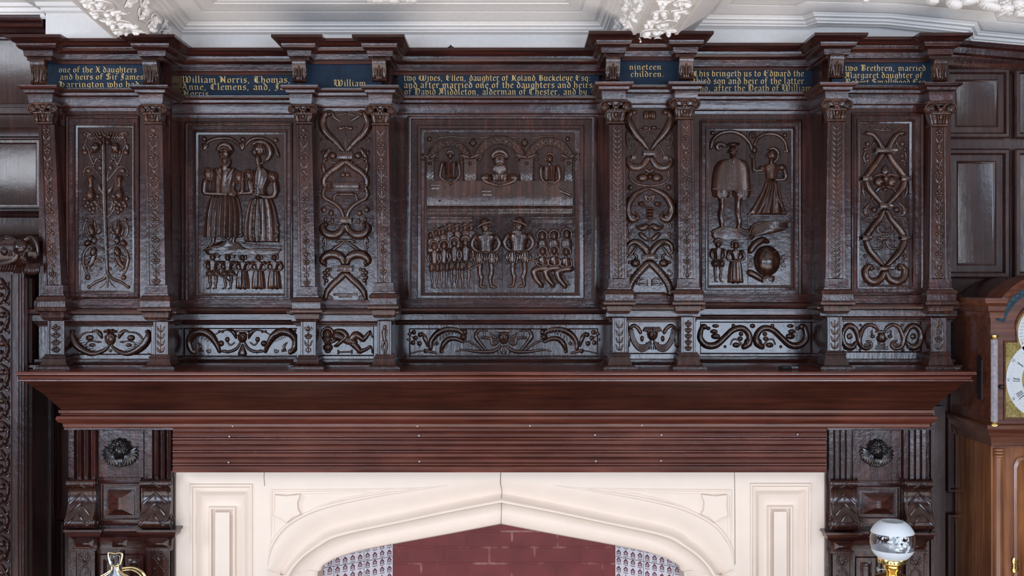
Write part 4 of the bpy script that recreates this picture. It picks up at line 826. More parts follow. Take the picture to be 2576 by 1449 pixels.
def r6(m,T,B):
    B(0,852,13,11,.022); m.rect(-13,832,13,837,.02); T([(0,838),(0,850)],[8,11],2,1.4); m.rect(-7,860,7,868,.018); m.rect(-11,870,11,873,.02); m.rect(-14,875,14,879,.018); B(4,852,3,3,.025); B(10,852,3,3,.022)
    T([(8,832),(16,822),(30,817),(44,824),(52,840),(56,856),(50,872),(36,877),(26,870),(28,860),(38,858)],[3,5,5,5.5,6.5,7,6,5,4.5,3.5,2.5],5,1.2,9); m.spiral(36,866,6,1.4,2.4,0); B(22,846,6,5); B(24,836,3,6)
    T([(58,862),(60,842),(70,824),(84,820),(96,832),(99,850),(92,868),(76,874),(64,862)],[5,7,8,8,8,8,9,9,5],5,1.3,9)
    for i in range(5): T([(66+i*6,876-i*.6),(70+i*6,864)],[1.2,2,1],2,1,5,.013)
    B(80,846,8,8,.006); B(52,818,4); B(54,880,4); B(98,820,4)
rel(P4[3],2217,r6,'urn_and_scrolls')
m=MB(P2[4]); face(m,824,841,11,0,.02,1,'round'); m.tube([(814,852),(824,862),(840,857),(850,848)],[4,4.5,5,6],4,1.3,8,.002)
m.tube([(846,844),(862,850),(878,858),(890,860)],[13,11,10,10],4,1.2,10); m.tube([(846,832),(862,834),(872,846),(860,858),(848,868)],[5,6,5.5,5,4],4,1.3,9,.012); hand(m,848,870,5,-1,.008)
for i in range(5): m.tube([(876+i*3,850),(873+i*3,866)],[1,1.2,1],1,1,5,.018)
m.tube([(886,854),(894,843),(904,846),(914,854)],[9,10,9,7],4,1.3,9,.004); m.tube([(912,854),(920,848),(929,836)],[7,6,4.5],3,1.3,8,.004); m.tube([(931,833),(934,842),(937,848)],[3,3,2],2,1.3)
m.tube([(888,864),(898,874),(906,884)],[9,8,6.5],3,1.3,9,.002); m.tube([(904,884),(918,880),(931,872)],[6.5,5,4],3,1.3,8,.002); m.tube([(933,872),(936,880),(937,888)],[3,3,2],2,1.3)
m.build('reclining_man',RELF,P2[3],50)
m=MB(P2[4]); m.blob(825,874,13,11,.018); m.blob(825,884,8,5,.016); m.blob(820,874,3,3,.02); m.blob(831,874,3,3,.02); m.blob(825,880,2,3,.02); m.build('skull',RELF,P2[3],50)
m=MB(P2[4]); m.tube([(852,886),(884,885)],[2.4,1.8,2.4],1,1.3,7); m.blob(851,883,3,3); m.blob(851,889,3,3); m.blob(885,882,3,3); m.blob(885,888,3,3); m.build('bone',RELF,P2[3],50)
# ------------------------------------------------------------------ shelf, frieze, piers
def pf(pairs): return [(-y,Z(py,y)) for py,y in pairs]   # absolute: out measured from y=0
sh=thing('mantel_shelf','long dark red oak mantel shelf with moulded edge and sloping underside','mantel shelf',(0,0,-.30))
m=MB(); xl,xr=X(66,-.33),X(2427,-.33)
EDGE=[(0,-.2905),(.022,-.2905),(.024,-.294),(.024,-.3),(.018,-.303),(.012,-.309),(.011,-.316),(.016,-.3185),(.016,-.323),(.012,-.3255),(0,-.3265)]
xl=X(40,-.33)+.022; xr=X(2455,-.33)-.022
m.sweep([(xl,.1),(xl,-.308),(xr,-.308),(xr,.1)],EDGE[::-1]); m.box(xl,-.308,-.326,xr,.1,-.2905)
m.build('shelf_board',SHELF,sh)
m=MB(); rows=[]
za,zb=-.3255,Z(1031,-.215)
a=[(xl,.1,za),(xl,-.308,za),(xr,-.308,za),(xr,.1,za)]; xl2,xr2=X(155,-.215),X(2342,-.215)
b=[(xl2,.1,zb),(xl2,-.215,zb),(xr2,-.215,zb),(xr2,.1,zb)]
mid=[tuple(p*.5+q*.5+(0,.004,.004)[i] for i,(p,q) in enumerate(zip(u,v))) for u,v in zip(a,b)]
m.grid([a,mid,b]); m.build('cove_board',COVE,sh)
m=MB(); k0=-.19
PR=[(0,Z(1078,-.2)),(.008,Z(1077,-.2)),(.012,Z(1071,-.2)),(.012,Z(1066,-.2)),(.016,Z(1064,-.2)),(.026,Z(1061,-.21)),(.031,Z(1055,-.22)),(.028,Z(1048,-.22)),(.018,Z(1044,-.21)),(.016,Z(1041,-.21)),(.022,Z(1039,-.21)),(.024,Z(1032,-.21)),(0,Z(1031,-.21))]
x0,x1=X(160,-.2)+.01,X(2338,-.2)-.01
m.sweep([(x0,.1),(x0,-.19),(x1,-.19),(x1,.1)],PR); m.build('bed_moulding',SHELF,sh)
# small things on the shelf
kb=MB(-.2); kb.lathe(X(1975,-.22),-.22,[(.001,-.2895),(.022,-.2895),(.024,-.284),(.02,-.279),(.001,-.2785)],20); kb.box(X(1975,-.22),-.228,-.286,X(1975,-.22)+.045,-.212,-.280)
tag(kb.build('door_knob',IRON and BLACK),'small dark round knob with a stub lying on the shelf before the pleading woman bay','knob')
# reeded frieze
fr=thing('reeded_frieze','dark red frieze of long horizontal reeds above the pale fireplace','frieze',(0,-.19,-.55))
m=MB(); x0,x1=X(436,-.19),X(2077,-.19); z0,z1=Z(1187,-.19),Z(1076,-.19)
prof=[]; REP=[(.0,.001),(.03,.001),(.04,.007),(.21,.0095),(.24,.004),(.26,.004),(.28,.0075),(.33,.010),(.38,.0075),(.42,.004),(.44,.004),(.46,.008),(.65,.0105),(.67,.004),(.70,.004),(.73,.008),(.79,.0115),(.86,.0115),(.92,.008),(.96,.002)]
hr=(z1-z0-.009)/3.25
for i in range(4):
    for t,o in REP:
        if (i+t)<3.24: prof.append((o,z1-(i+t)*hr))
prof=[(-.01,z1)]+prof+[(.010,z0+.009),(.012,z0),(-.01,z0)]
m.sweep([(x0,-.19),(x1,-.19)],prof[::-1]); m.box(x0,-.185,z0,x1,.1,z1); m.build('reeding',SHELF,fr)
for (px,py) in ((585,1072),(577,1098),(575,1163),(1050,1072),(1054,1096),(1055,1161),(1333,1071),(1497,1094),(1499,1160),(1615,1070),(1664,1094),(1663,1159),(2006,1093)):
    b=MB(-.203); b.blob(px,py,3,3,.003,n=8,m=2); b.build('nail_head',IRON,fr)
# piers
def pier(a,b,lab,fl,cons,cher,dia,hd):
    xc=(a+b)/2; root=thing('fireplace_pier',lab,'fireplace pier',(X(xc,-.15),-.15,FLOOR))
    m=MB(); k=f(-.18); m.box(X(a,-.18),-.165,FLOOR,X(b,-.18),.12,Z(1078,-.18)); 
    m.build('backing_board',OAKV,root)
    m=MB(); m.box(X(a,-.18)-.003,-.195,Z(1080,-.18),X(b,-.18)+.003,-.15,Z(1070,-.18)); m.build('top_fillet',OAKH,root)
    for (x0,x1,y1) in fl:
        m=MB(); n=4; w=(x1-x0)/n
        pr=[]
        for i in range(n):
            c=x0+w*(i+.5)
            pr+=[(c-w*.38,.0),(c-w*.34,.014),(c+w*.2,.016),(c+w*.28,.010),(c+w*.38,0)] if i else [(c-w*.5,0),(c-w*.45,.016),(c+w*.2,.016),(c+w*.28,.010),(c+w*.38,0)]
        rows=[[(X(q,-.18),-.167-h,Z(pyy,-.18)) for q,h in pr] for pyy in (1079,y1)]
        m.grid(rows); m.build('fluted_strip',OAKV,root)
    (cx,cy,s)=cher
    m=MB(-.168); m.pbox(dia[0]-6,1081,dia[2]+6,dia[1]-12,-.17,-.16,.002); m.build('head_panel',OAKV,root,label='plain flat panel behind the winged head')
    m=MB(-.17)
    m.blob(cx,cy,17*s,21*s,.035); m.blob(cx-6*s,cy+8,6*s,6*s,.04); m.blob(cx+6*s,cy+8,6*s,6*s,.04); m.blob(cx,cy+3,3*s,6*s,.044); m.blob(cx,cy+14,5,3,.038); m.blob(cx,cy+19,5,3,.034)
    m.blob(cx,cy-8,13*s,8*s,.037)
    for q in (-1,1): m.blob(cx+q*6,cy-1,3,2,.036)
    for t in range(16):
        an=PI*(-.12+1.24*t/15); rr=(19,23)[t%2]*s
        m.blob(cx-rr*math.cos(an),cy-4-rr*.95*math.sin(an),6.5*s,6*s,.034,n=8,m=3)
        m.spiral(cx-(rr-4)*math.cos(an),cy-4-(rr-4)*math.sin(an),5,1.2,1.5,t,1,.028)
    for q in (-1,1):
        for t in range(9):
            an=-.5+t*.28; L=45*s-t*1.6
            m.tube([(cx+q*16*s,cy+12*s),(cx+q*(16+L*.4*math.cos(an)),cy+12+L*.4*math.sin(an)-4),(cx+q*(10+L*.78*math.cos(an)),cy+10+L*.8*math.sin(an))],[5,5.5,3],3,.9,6,.004+.001*t)
    for t in range(7): m.tube([(cx-12+4*t,cy+22),(cx-15+5*t,cy+40-abs(t-3))],[4,3.5],1,1,6,.006)
    m.build('winged_head',EBON,root,label='nearly black carved cherub head with wings')
    # raised diamond panel
    x0,y0,x1,y1=dia; m=MB(); frame(m,(x0,y0,x1,y1),(x0+16,y0+16,x1-16,y1-12),[(0,-.004),(.1,-.012),(.25,-.012),(.35,-.004),(.9,-.003),(1,-.004)],-.165,(x0-8,y0-6,x1+8,y1+14))
    ix0,iy0,ix1,iy1=x0+16,y0+16,x1-16,y1-12
    frame(m,(ix0,iy0,ix1,iy1),(ix0+26,iy0+18,ix1-26,iy1-18),[(0,-.004),(0,-.008),(.08,-.008),(1,-.028)],-.165); flat(m,ix0+26,iy0+18,ix1-26,iy1-18,-.193,-.165)
    m.build('faceted_panel',OAKH,root)
    for (x0,x1,y0,y1) in cons:
        m=MB(-.18); k=f(-.18); H=Z(y0,-.18)-Z(y1,-.18); zb=Z(y1,-.18)
        pr=spline([(0,1),(.045,1),(.058,.95),(.055,.87),(.042,.83),(.034,.78),(.03,.65),(.034,.5),(.045,.36),(.06,.24),(.066,.14),(.058,.05),(.04,.0),(0,.0)],3)
        rows=[[(X(x,-.18)+s*.0,-.165-o,zb+t*H) for o,t in pr] for x,s in ((x0,-1),(x1,1))]; m.grid(rows); [m.poly(r) for r in rows]
        cons_=m.build('console_bracket',CARV,root)
        m=MB(-.165); cx=(x0+x1)/2; w=(x1-x0)/2
        ho=lambda py:[o for o,t in pr][min(range(len(pr)),key=lambda i:abs(pr[i][1]-(y1-py)/(y1-y0))+(9 if i<3 or i>len(pr)-3 else 0))]
        LO=sorted([(y1-t*(y1-y0),o) for o,t in pr if .01<t<.97])
        def hl(x,y):
            for (ya,oa),(yb_,ob) in zip(LO,LO[1:]):
                if ya<=y<=yb_: return oa+(ob-oa)*(y-ya)/max(yb_-ya,1e-6)-.001
            return LO[0][1]-.001 if y<LO[0][0] else LO[-1][1]-.001
        def strip(pts,r): m.tube([tuple(p) for a_,b_ in zip(pts,pts[1:]) for p in [(a_[0]+(b_[0]-a_[0])*q/8,a_[1]+(b_[1]-a_[1])*q/8) for q in range(8)]]+[pts[-1]],r,1,.9,6,hl,False)
        for yc in (y0+46,y0+72,y0+96):
            strip([(cx-w*.8,yc+14),(cx,yc-12),(cx+w*.8,yc+14)],3.4); m.blob(cx,yc+2,4,4,.003,lift=ho(yc)-.001,n=8,m=3)
        for xx in (cx-w*.88,cx+w*.88): strip([(xx,y0+28),(xx,y0+60),(xx,y0+90),(xx,y1-10)],2.4)
        strip([(cx-w*.5,y0+18),(cx,y0+6),(cx+w*.5,y0+18)],1.8)
        m.build('chevron_carving',CARV,cons_)
        for xx,s in ((X(x1,-.18),1),(X(x0,-.18),-1)):
            for zc,yc,R in ((zb+H*.13,-.165-.035,.03),(zb+H*.93,-.165-.035,.017)):
                m=MB(-.18)
                N=20; pts=[(xx,yc+R*(1-.8*i/N)*math.cos(i*.6),zc+R*(1-.8*i/N)*math.sin(i*.6)) for i in range(N+1)]
                rows=[[(p[0]+s*.003*math.sin(t)-.0*s,p[1]+.0025*math.cos(t),p[2]+.0025*math.cos(t)) for t in [j*PI/3 for j in range(4)]] for p in pts]; m.grid(rows)
                m.build('side_scroll',CARV,cons_)
    # lower order
    ym=hd; (lx0,lx1),(rx0,rx1)=[(c[0]+8,c[1]-6) for c in cons]
    m=MB(); y_=-.175; L=[X(lx0,-.2),X(lx1,-.2),X(rx0,-.2),X(rx1,-.2)]
    pr=[(-.02,Z(ym+54,y_)),(.002,Z(ym+54,y_)),(.004,Z(ym+28,y_)),(.007,Z(ym+25,y_)),(.012,Z(ym+22,y_)),(.02,Z(ym+18,y_)),(.024,Z(ym+8,y_)),(.03,Z(ym+6,y_)),(.03,Z(ym,y_)),(-.02,Z(ym,y_))]
    m.sweep([(L[0],-.1),(L[0],-.19),(L[1],-.19),(L[1],-.172),(L[2],-.172),(L[2],-.19),(L[3],-.19),(L[3],-.1)],pr)
    m.build('lower_entablature',OAKH,root)
    for i,(q0,q1,yy) in enumerate(((lx0+4,lx1-3,-.192),((a+b)/2-19,(a+b)/2+19,-.175),(rx0+4,rx1-3,-.192))):
        m=MB(); frame(m,(q0,ym+31,q1,ym+50),(q0+11,ym+38,q1-11,ym+42),[(0,.004),(0,-.002),(1,-.012)],yy); flat(m,q0+11,ym+38,q1-11,ym+42,yy-.012,yy); m.build('small_facet',OAKH,root)
    for q0,q1 in ((lx0,lx1),(rx0,rx1)):
        m=MB(); m.box(X(q0,-.19),-.19,FLOOR,X(q1,-.19),-.15,Z(ym+54,-.19)); m.box(X(q0,-.19)-.006,-.197,Z(ym+58,-.19),X(q1,-.19)+.006,-.15,Z(ym+53,-.19))
        for xx in (q0,q1-6): m.box(X(xx,-.19),-.195,FLOOR,X(xx+6,-.19),-.18,Z(ym+60,-.19))
        pp=m.build('lower_pilaster',OAKV,root)
        m=MB(-.19); c=(q0+q1)/2; yy=ym+66
        for j in range(4):
            o=yy+j*78
            for s in (-1,1):
                m.spiral(c+s*8,o+5,6,1.3,2.4,PI/2,-s)
                m.tube([(c+s*13,o+12),(c+s*4,o+24),(c-s*12,o+46),(c-s*13,o+60)],2.6,3,.8,6)
            m.blob(c,o+16,5,7,.004); m.blob(c-10,o+38,2.5,2.5,.004,n=8,m=2); m.blob(c+10,o+38,2.5,2.5,.004,n=8,m=2)
        m.build('strapwork',CARV,pp)
    x0,x1=lx1+8,rx0-8; m=MB()
    for (u0,u1) in ((x0,(x0+x1)/2-6),((x0+x1)/2+6,x1)):
        frame(m,(u0,ym+68,u1,ym+500),(u0+24,ym+96,u1-24,ym+470),[(0,-.004),(.15,.004),(.4,.004),(.5,.0),(.8,-.002),(1,.008)],-.166)
        flat(m,u0+24,ym+96,u1-24,ym+470,-.158,-.166)
    m.build('lower_panels',OAKV,root)
    m=MB(); c=(x0+x1)/2; m.pbox(c-5,ym+60,c+5,ym+560,-.176,-.16); m.build('centre_post',OAKV,root)
    return root
pier(168,436,'left fireplace pier with a cherub head, grey with reflected daylight',[(174,246,1202),(372,435,1202)],[(178,246,1202,1326),(362,434,1202,1326)],(304,1132,1.0),(256,1214,356,1308),1326)
pier(2080,2342,'right fireplace pier with a cherub head, standing behind the oil lamp',[(2084,2142,1203),(2272,2332,1203)],[(2086,2150,1203,1330),(2270,2336,1203,1330)],(2205,1132,.92),(2150,1222,2262,1305),1333)
# ------------------------------------------------------------------ stone chimneypiece
YS=-.15
st=thing('stone_fireplace','cream painted stone fireplace surround with a wide pointed Tudor arch and two blank shields','fireplace',(0,YS,FLOOR))
inner=[(796,2000),(796,1500),(807,1434),(832,1412),(866,1398),(916,1384),(1020,1364),(1140,1342),(1260,1319)]
beadB=[(716,2000),(716,1500),(732,1446),(760,1408),(804,1375),(862,1348),(1020,1313),(1140,1288),(1260,1265)]
beadA=[(700,2000),(700,1500),(711,1449),(745,1403),(786,1369),(840,1338),(1020,1300),(1140,1274),(1260,1251)]
label_=[(664,2000),(664,1500),(676,1424),(700,1375),(740,1326),(800,1284),(912,1254),(1100,1226),(1260,1200)]
def dens(c,n=10): return spline(c,n)
def mixc(a,b,t): return [(p[0]*(1-t)+q[0]*t,p[1]*(1-t)+q[1]*t) for p,q in zip(a,b)]
def archside(mir):
    mb=MB(); k=f(YS); mx=(lambda x:x) if not mir else (lambda x:2520-x)
    i_,b_,a_,l_=[dens(c) for c in (inner,beadB,beadA,label_)]
    seq=[(i_,.25),(i_,.02),(i_,.004),(mixc(i_,b_,.06),-.0),(mixc(i_,b_,.12),.006),(mixc(i_,b_,.35),.022),(mixc(i_,b_,.65),.024),(mixc(i_,b_,.9),.012),(b_,.0),(mixc(b_,a_,.2),-.012),(mixc(b_,a_,.55),-.013),(mixc(b_,a_,.8),-.006),(a_,.012),(mixc(a_,l_,.15),.022),(mixc(a_,l_,.4),.014),(mixc(a_,l_,.65),.006),(mixc(a_,l_,.85),.001),(l_,0)]
    mb.grid([[((mx(p[0])-1288)*k,YS+y,(724.5-p[1])*k) for p in c] for c,y in seq])
    return mb
def lab(mir):
    """raised hood line above the arch with a tapering tail"""
    mx=(lambda x:x) if not mir else (lambda x:2520-x)
    m=MB(YS); pts=[(673,1424),(683,1372),(714,1328),(761,1297),(823,1273),(916,1252),(1020,1235),(1126,1221)]
    m.tube([(mx(p[0]),p[1]) for p in pts],[1,4,4.5,4.5,4.5,4,3,1],4,.9,8)
    m.tube([(mx(p[0]),p[1]) for p in [(694,1362),(722,1322),(768,1291),(830,1264),(920,1243),(1010,1230)]],[1,2,2,2,2,.8],4,.9,6)
    return m
for mir in (0,1):
    archside(mir).build('arch_moulding',STONE,st,50); lab(mir).build('hood_moulding',STONE,st)
    mx=(lambda x:x) if not mir else (lambda x:2520-x); k=f(YS)
    m=MB(); l_=dens(label_); w=lambda x,y,d=0:((mx(x)-1288)*k,YS+d,(724.5-y)*k)
    up=[p for p in l_ if p[1]<1424.5]; lo=[p for p in l_ if p[1]>=1423.9]
    m.grid([[w(min(p[0],1260),p[1]) for p in up],[w(min(p[0],1260),1187) for p in up]]); m.grid([[w(*p) for p in lo],[w(640,p[1]) for p in lo]])
    m.poly([w(640,1187),w(up[0][0],1187),w(*up[0]),w(640,up[0][1])])
    m.build('spandrel_face',STONE,st)
    # spandrel panel mouldings, shield
    m=MB(YS)
    m.tube([(mx(1100),1226),(mx(900),1232),(mx(684),1234)],[.8,3,3.4],2,.8,8); m.tube([(mx(682),1234),(mx(682),1300),(mx(681),1368)],[3.4,3,.8],2,.8,8)
    m.tube([(mx(1000),1236),(mx(820),1241),(mx(692),1242)],[.6,1.6,1.8],1,.8,6); m.tube([(mx(691),1242),(mx(690),1345)],[1.8,.8],1,.8,6)
    m.build('spandrel_moulding',STONE,st)
    m=MB(YS); S_=[(692,1243),(722,1246),(757,1242),(750,1262),(751,1280),(758,1292),(738,1300),(722,1314),(708,1303),(690,1296),(693,1270)]
    cx=sum(p[0] for p in S_)/len(S_); cy=sum(p[1] for p in S_)/len(S_)
    g=[[m.pt(mx(cx+(x-cx)*q),cy+(y-cy)*q,h) for x,y in S_] for q,h in ((1,-.002),(1,.009),(.96,.012))]; ids=m.grid(g,True); m.f.append(tuple(ids[-1]))
    m.build('shield',STONE,st,30)
    # jamb with sunk panel
    m=MB(); o=(478,1216,636,2050) ; 
    if mir: o=(1886,1214,2040,2050)
    bd=(441,1187,640,2100) if not mir else (1880-0,1186,2078,2100)
    if mir: bd=(1880,1186,2078,2100)
    i1=(o[0]+46,o[1]+60,o[2]-44,1990)
    frame(m,o,i1,[(0,0),(.04,-.006),(.12,-.006),(.18,.002),(.26,.004),(.34,-.0),(.5,.012),(.56,.016),(.98,.016),(1,.008)],YS,bd)
    i2=(i1[0]+16,i1[1]+14,i1[2]-16,i1[3]-10)
    frame(m,i1,i2,[(0,.008),(.15,.002),(.4,.003),(.55,.016),(.95,.022),(1,.016)],YS); flat(m,*i2,YS+.006,YS)
    frame(m,i2,(i2[0]+8,i2[1]+12,i2[2]-8,i2[3]-8),[(0,.016),(1,.006)],YS)
    x0,x1=(441,640) if not mir else (1880,2078)
    m.box(X(x0,YS),YS+.03,FLOOR,X(x1,YS),.1,Z(1187,YS))
    m.build('jamb_panel',STONE,st)
# joints between the blocks
for pts in ([(665,1188),(664,1200),(666,1222)],[(1847,1188),(1848,1210),(1849,1420)],[(1260,1188),(1259,1215),(1263,1236),(1261,1252),(1262,1268),(1260,1318)]):
    m=MB(YS); m.tube([(a,b) for a,b in pts],.7,2,.5,4,.0002 if pts[0][0]!=1260 else .002,False); m.build('block_joint',GROOVE,st)
# back fill so no light leaks round the jambs
m=MB(); m.box(X(636,YS),YS+.14,Z(1300,YS),X(1884,YS),.1,Z(1187,YS)); m.build('lintel_backing',STONE,st)
# fire recess
fi=thing('fire_recess','red painted brick fireback inside the arch with splayed tiled cheeks','fireback',(0,.15,FLOOR))
yb=.16
m=MB(); m.poly([(X(940,yb),yb,FLOOR),(X(1600,yb),yb,FLOOR),(X(1600,yb),yb,Z(1180,yb)),(X(940,yb),yb,Z(1180,yb))]); m.build('brick_back',BRICK,fi,0)
m=MB(); m.poly([(-1.0,-.14,FLOOR+.003),(1.0,-.14,FLOOR+.003),(1.0,yb,FLOOR+.003),(-1,yb,FLOOR+.003)]); m.build('hearth_slab',plain('hearth_slate',(.05,.045,.04),.6),fi,0)
def cheek(xf,yf_,xb,yb_):
    m=MB(); top=Z(1250,0); m.poly([(xf,yf_,FLOOR),(xb,yb_,FLOOR),(xb,yb_,top),(xf,yf_,top)]); o=m.build('tiled_cheek',TILE,fi,0)
    dx,dy=xb-xf,yb_-yf_; L=math.hypot(dx,dy); ux,uy=dx/L,dy/L; nx,ny=(uy,-ux) if (uy*(-1)<0)==(1) else (uy,-ux)
    s=1 if ny<0 else -1; nx*=s; ny*=s; m=MB(); ts=.127
    def q(u,z,du,dz_,rot=0):
        e=.0012; c,sn=math.cos(rot),math.sin(rot); pts=[]
        for j in range(6):
            a=j*PI/3; a_,b_=du*math.cos(a),dz_*math.sin(a); pts.append((xf+ux*(u+a_*c-b_*sn)+nx*e,yf_+uy*(u+a_*c-b_*sn)+ny*e,z+a_*sn+b_*c))
        m.poly(pts)
    z0=Z(1418,.05); cell=ts/4; N=int(L/cell)
    for i in range(N+1):
        for j in range(-8,5):
            u=L-(i+.5)*cell; z=z0+(j+.5)*cell
            if u<0: continue
            v=(i+j)%2
            q(u,z+.001,.0012,.009)
            for a,b in ((-.006,-.002),(.006,-.002),(-.007,.004),(.007,.004),(-.004,.008),(.004,.008),(0,.012)): q(u+a,z+b+(.002 if v else 0),.0036,.0026,.6 if a<0 else -.6)
            q(u,z-.010,.007,.0012); q(u-.008,z-.008,.002,.002); q(u+.008,z-.008,.002,.002)
    m.build('tile_pattern',PURP,o,0)
    m=MB()
    for j in range(-4,4): 
        z=z0+j*ts; m.poly([(xf+nx*.0008,yf_+ny*.0008,z),(xb+nx*.0008,yb_+ny*.0008,z),(xb+nx*.0008,yb_+ny*.0008,z+.0018),(xf+nx*.0008,yf_+ny*.0008,z+.0018)])
    for i in range(1,int(L/ts)+1):
        u=L-i*ts; a=(xf+ux*u+nx*.0008,yf_+uy*u+ny*.0008); b=(xf+ux*(u+.0014)+nx*.0008,yf_+uy*(u+.0014)+ny*.0008); m.poly([(*a,FLOOR),(*b,FLOOR),(*b,top),(*a,top)])
    m.build('tile_joint',GROOVE,o,0)
cheek(X(690,-.13),-.13,X(988,.155),.155); cheek(X(1832,-.13),-.13,X(1548,.155),.155)
# ------------------------------------------------------------------ walls, ceiling, floor
m=MB(); 
YL=.16
def wallpanel(m,outer,inner,y,steps=((0,0),(.1,-.006),(.3,-.006),(.42,.004),(.8,.006),(.88,.012),(1,.014))):
    frame(m,outer,inner,steps,y); flat(m,*inner,y+.014,y)
m=MB()
lx=X(-420,YL); 
m.poly([(lx,YL+.016,FLOOR),(X(520,YL),YL+.016,FLOOR),(X(520,YL),YL+.016,Z(40,YL)),(lx,YL+.016,Z(40,YL))])
for o,i in (((-400,86,98,272),(-380,100,76,258)),((-400,345,108,525),(-380,362,86,512)),((-400,620,104,1020),(-380,640,80,1000)),((92,1060,152,1285),(112,1085,132,1262)),((-60,1310,134,1700),(-40,1330,112,1680)),((168-24,1310,240,1700),(160,1330,220,1680))):
    wallpanel(m,o,i,YL)
m.sweep([(lx,YL+.01),(X(118,YL),YL+.01)],[(0,Z(345,YL)),(.01,Z(343,YL)),(.012,Z(328,YL)),(.02,Z(322,YL)),(.012,Z(316,YL)),(.01,Z(290,YL)),(.018,Z(286,YL)),(.018,Z(272,YL)),(0,Z(270,YL))])
m.sweep([(lx,YL+.01),(X(118,YL),YL+.01)],[(0,Z(600,YL)),(.012,Z(598,YL)),(.02,Z(590,YL)),(.012,Z(582,YL)),(.012,Z(548,YL)),(.02,Z(543,YL)),(.012,Z(538,YL)),(0,Z(530,YL))])
m.build('wall_left',WALLW,None,kind='structure')
m=MB(); m.sweep([(lx,YL),(X(118,YL),YL)],[(0,Z(86,YL)),(.015,Z(84,YL)),(.02,Z(76,YL)),(.035,Z(72,YL)),(.04,Z(64,YL)),(.055,Z(60,YL)),(.062,Z(50,YL)),(.062,Z(47,YL)),(0,Z(46,YL))]); m.build('trim_1',OAKH,None,kind='structure')
YR=-.0
m=MB(); rx=X(2960,YR)
m.poly([(X(2300,YR),YR+.016,FLOOR),(rx,YR+.016,FLOOR),(rx,YR+.016,Z(128,YR)),(X(2300,YR),YR+.016,Z(128,YR))])
for o,i in (((2376,172,2540,348),(2412,206,2506,312)),((2376,374,2540,700),(2416,412,2500,660)),((2552,172,2740,348),(2590,206,2706,312)),((2552,374,2740,700),(2590,412,2700,660)),((2382,1040,2560,1240),(2408,1070,2530,1210)),((2382,1292,2560,1700),(2408,1322,2530,1670)),((2390,740,2560,1000),(2410,760,2530,980))):
    wallpanel(m,o,i,YR)
m.box(X(2342,-.17),-.17,FLOOR,X(2352,-.17),YR+.02,Z(1032,-.1)); m.box(X(2340,-.03),-.03,FLOOR,X(2378,-.03),YR+.02,Z(1020,0))
m.build('wall_right',WALLW,None,kind='structure')
m=MB()
pr=[(0,Z(168,YR)),(.012,Z(160,YR)),(.02,Z(140,YR)),(.035,Z(136,YR)),(.04,Z(122,YR)),(.055,Z(118,YR)),(.06,Z(108,YR)),(0,Z(106,YR))]
m.sweep([(X(2380,YR),YR),(rx,YR)],pr,[.0,-.075]); m.build('trim_2',OAKH,None,kind='structure')
# plaster wall strip above the overmantel
m=MB(); m.poly([(X(116,YW),YW-.005,.86),(X(2380,YP),YW-.005,.86),(X(2380,YP),YW-.005,1.25),(X(116,YW),YW-.005,1.25)]); m.build('wall_back',PLAST,None,0,kind='structure')
# ceiling
CZ=1.085
yw=.11
def coffer(X0,X1,extra=None):
    pass
CP0=[(88,0),(84,.008),(81,.02),(77,.022),(74,.030),(68,.034),(64,.045),(60,.047),(57,.052),(54,.055),(52,.066),(50,.070),(32,.115),(29,.118),(27,.126),(25,.13),(10,.17),(7,.172),(5,.18),(2,.184),(-6,.20)]
CP=[(o,Z(py,yw-o)) for py,o in CP0]
m=MB(); m.box(-3.2,-4.6,1.12,3.2,YW,1.2); m.build('ceiling',PLAST,None,0,kind='structure')
# coffer between the beams
XL,XR=X(447,yw)+.0,X(1536,yw)
m=MB()
m.sweep([(XL+.17,-1.6),(XL,yw),(XR,yw),(XR,-1.6)],CP+[(.20,1.14)],caps=False)
m.box(XL,yw,Z(130,yw),XR,YW,CP[0][1]+.05)
m.build('trim_3',PLAST,None,35,kind='structure')
# right coffer with stepped, slightly sagging moulding
m=MB(); XS=X(1742,yw)
path=[(XS,-1.2),(XS,yw),(X(2036,yw),yw),(X(2062,.04),.045),(X(2230,.04),.05),(X(2425,.06),.07),(X(2440,.1),.13),(X(2700,.14),.17)]
m.sweep(path,[(o,z) for o,z in CP]+[(.20,1.14)],[.026,.026,.022,.02,.015,-.012,-.03,-.055],caps=False)
m.build('trim_4',PLAST,None,35,kind='structure')
m=MB(); m.box(X(1700,yw),yw+.005,.86,X(2392,yw),YW,1.1); m.build('trim_5',PLAST,None,0,kind='structure')
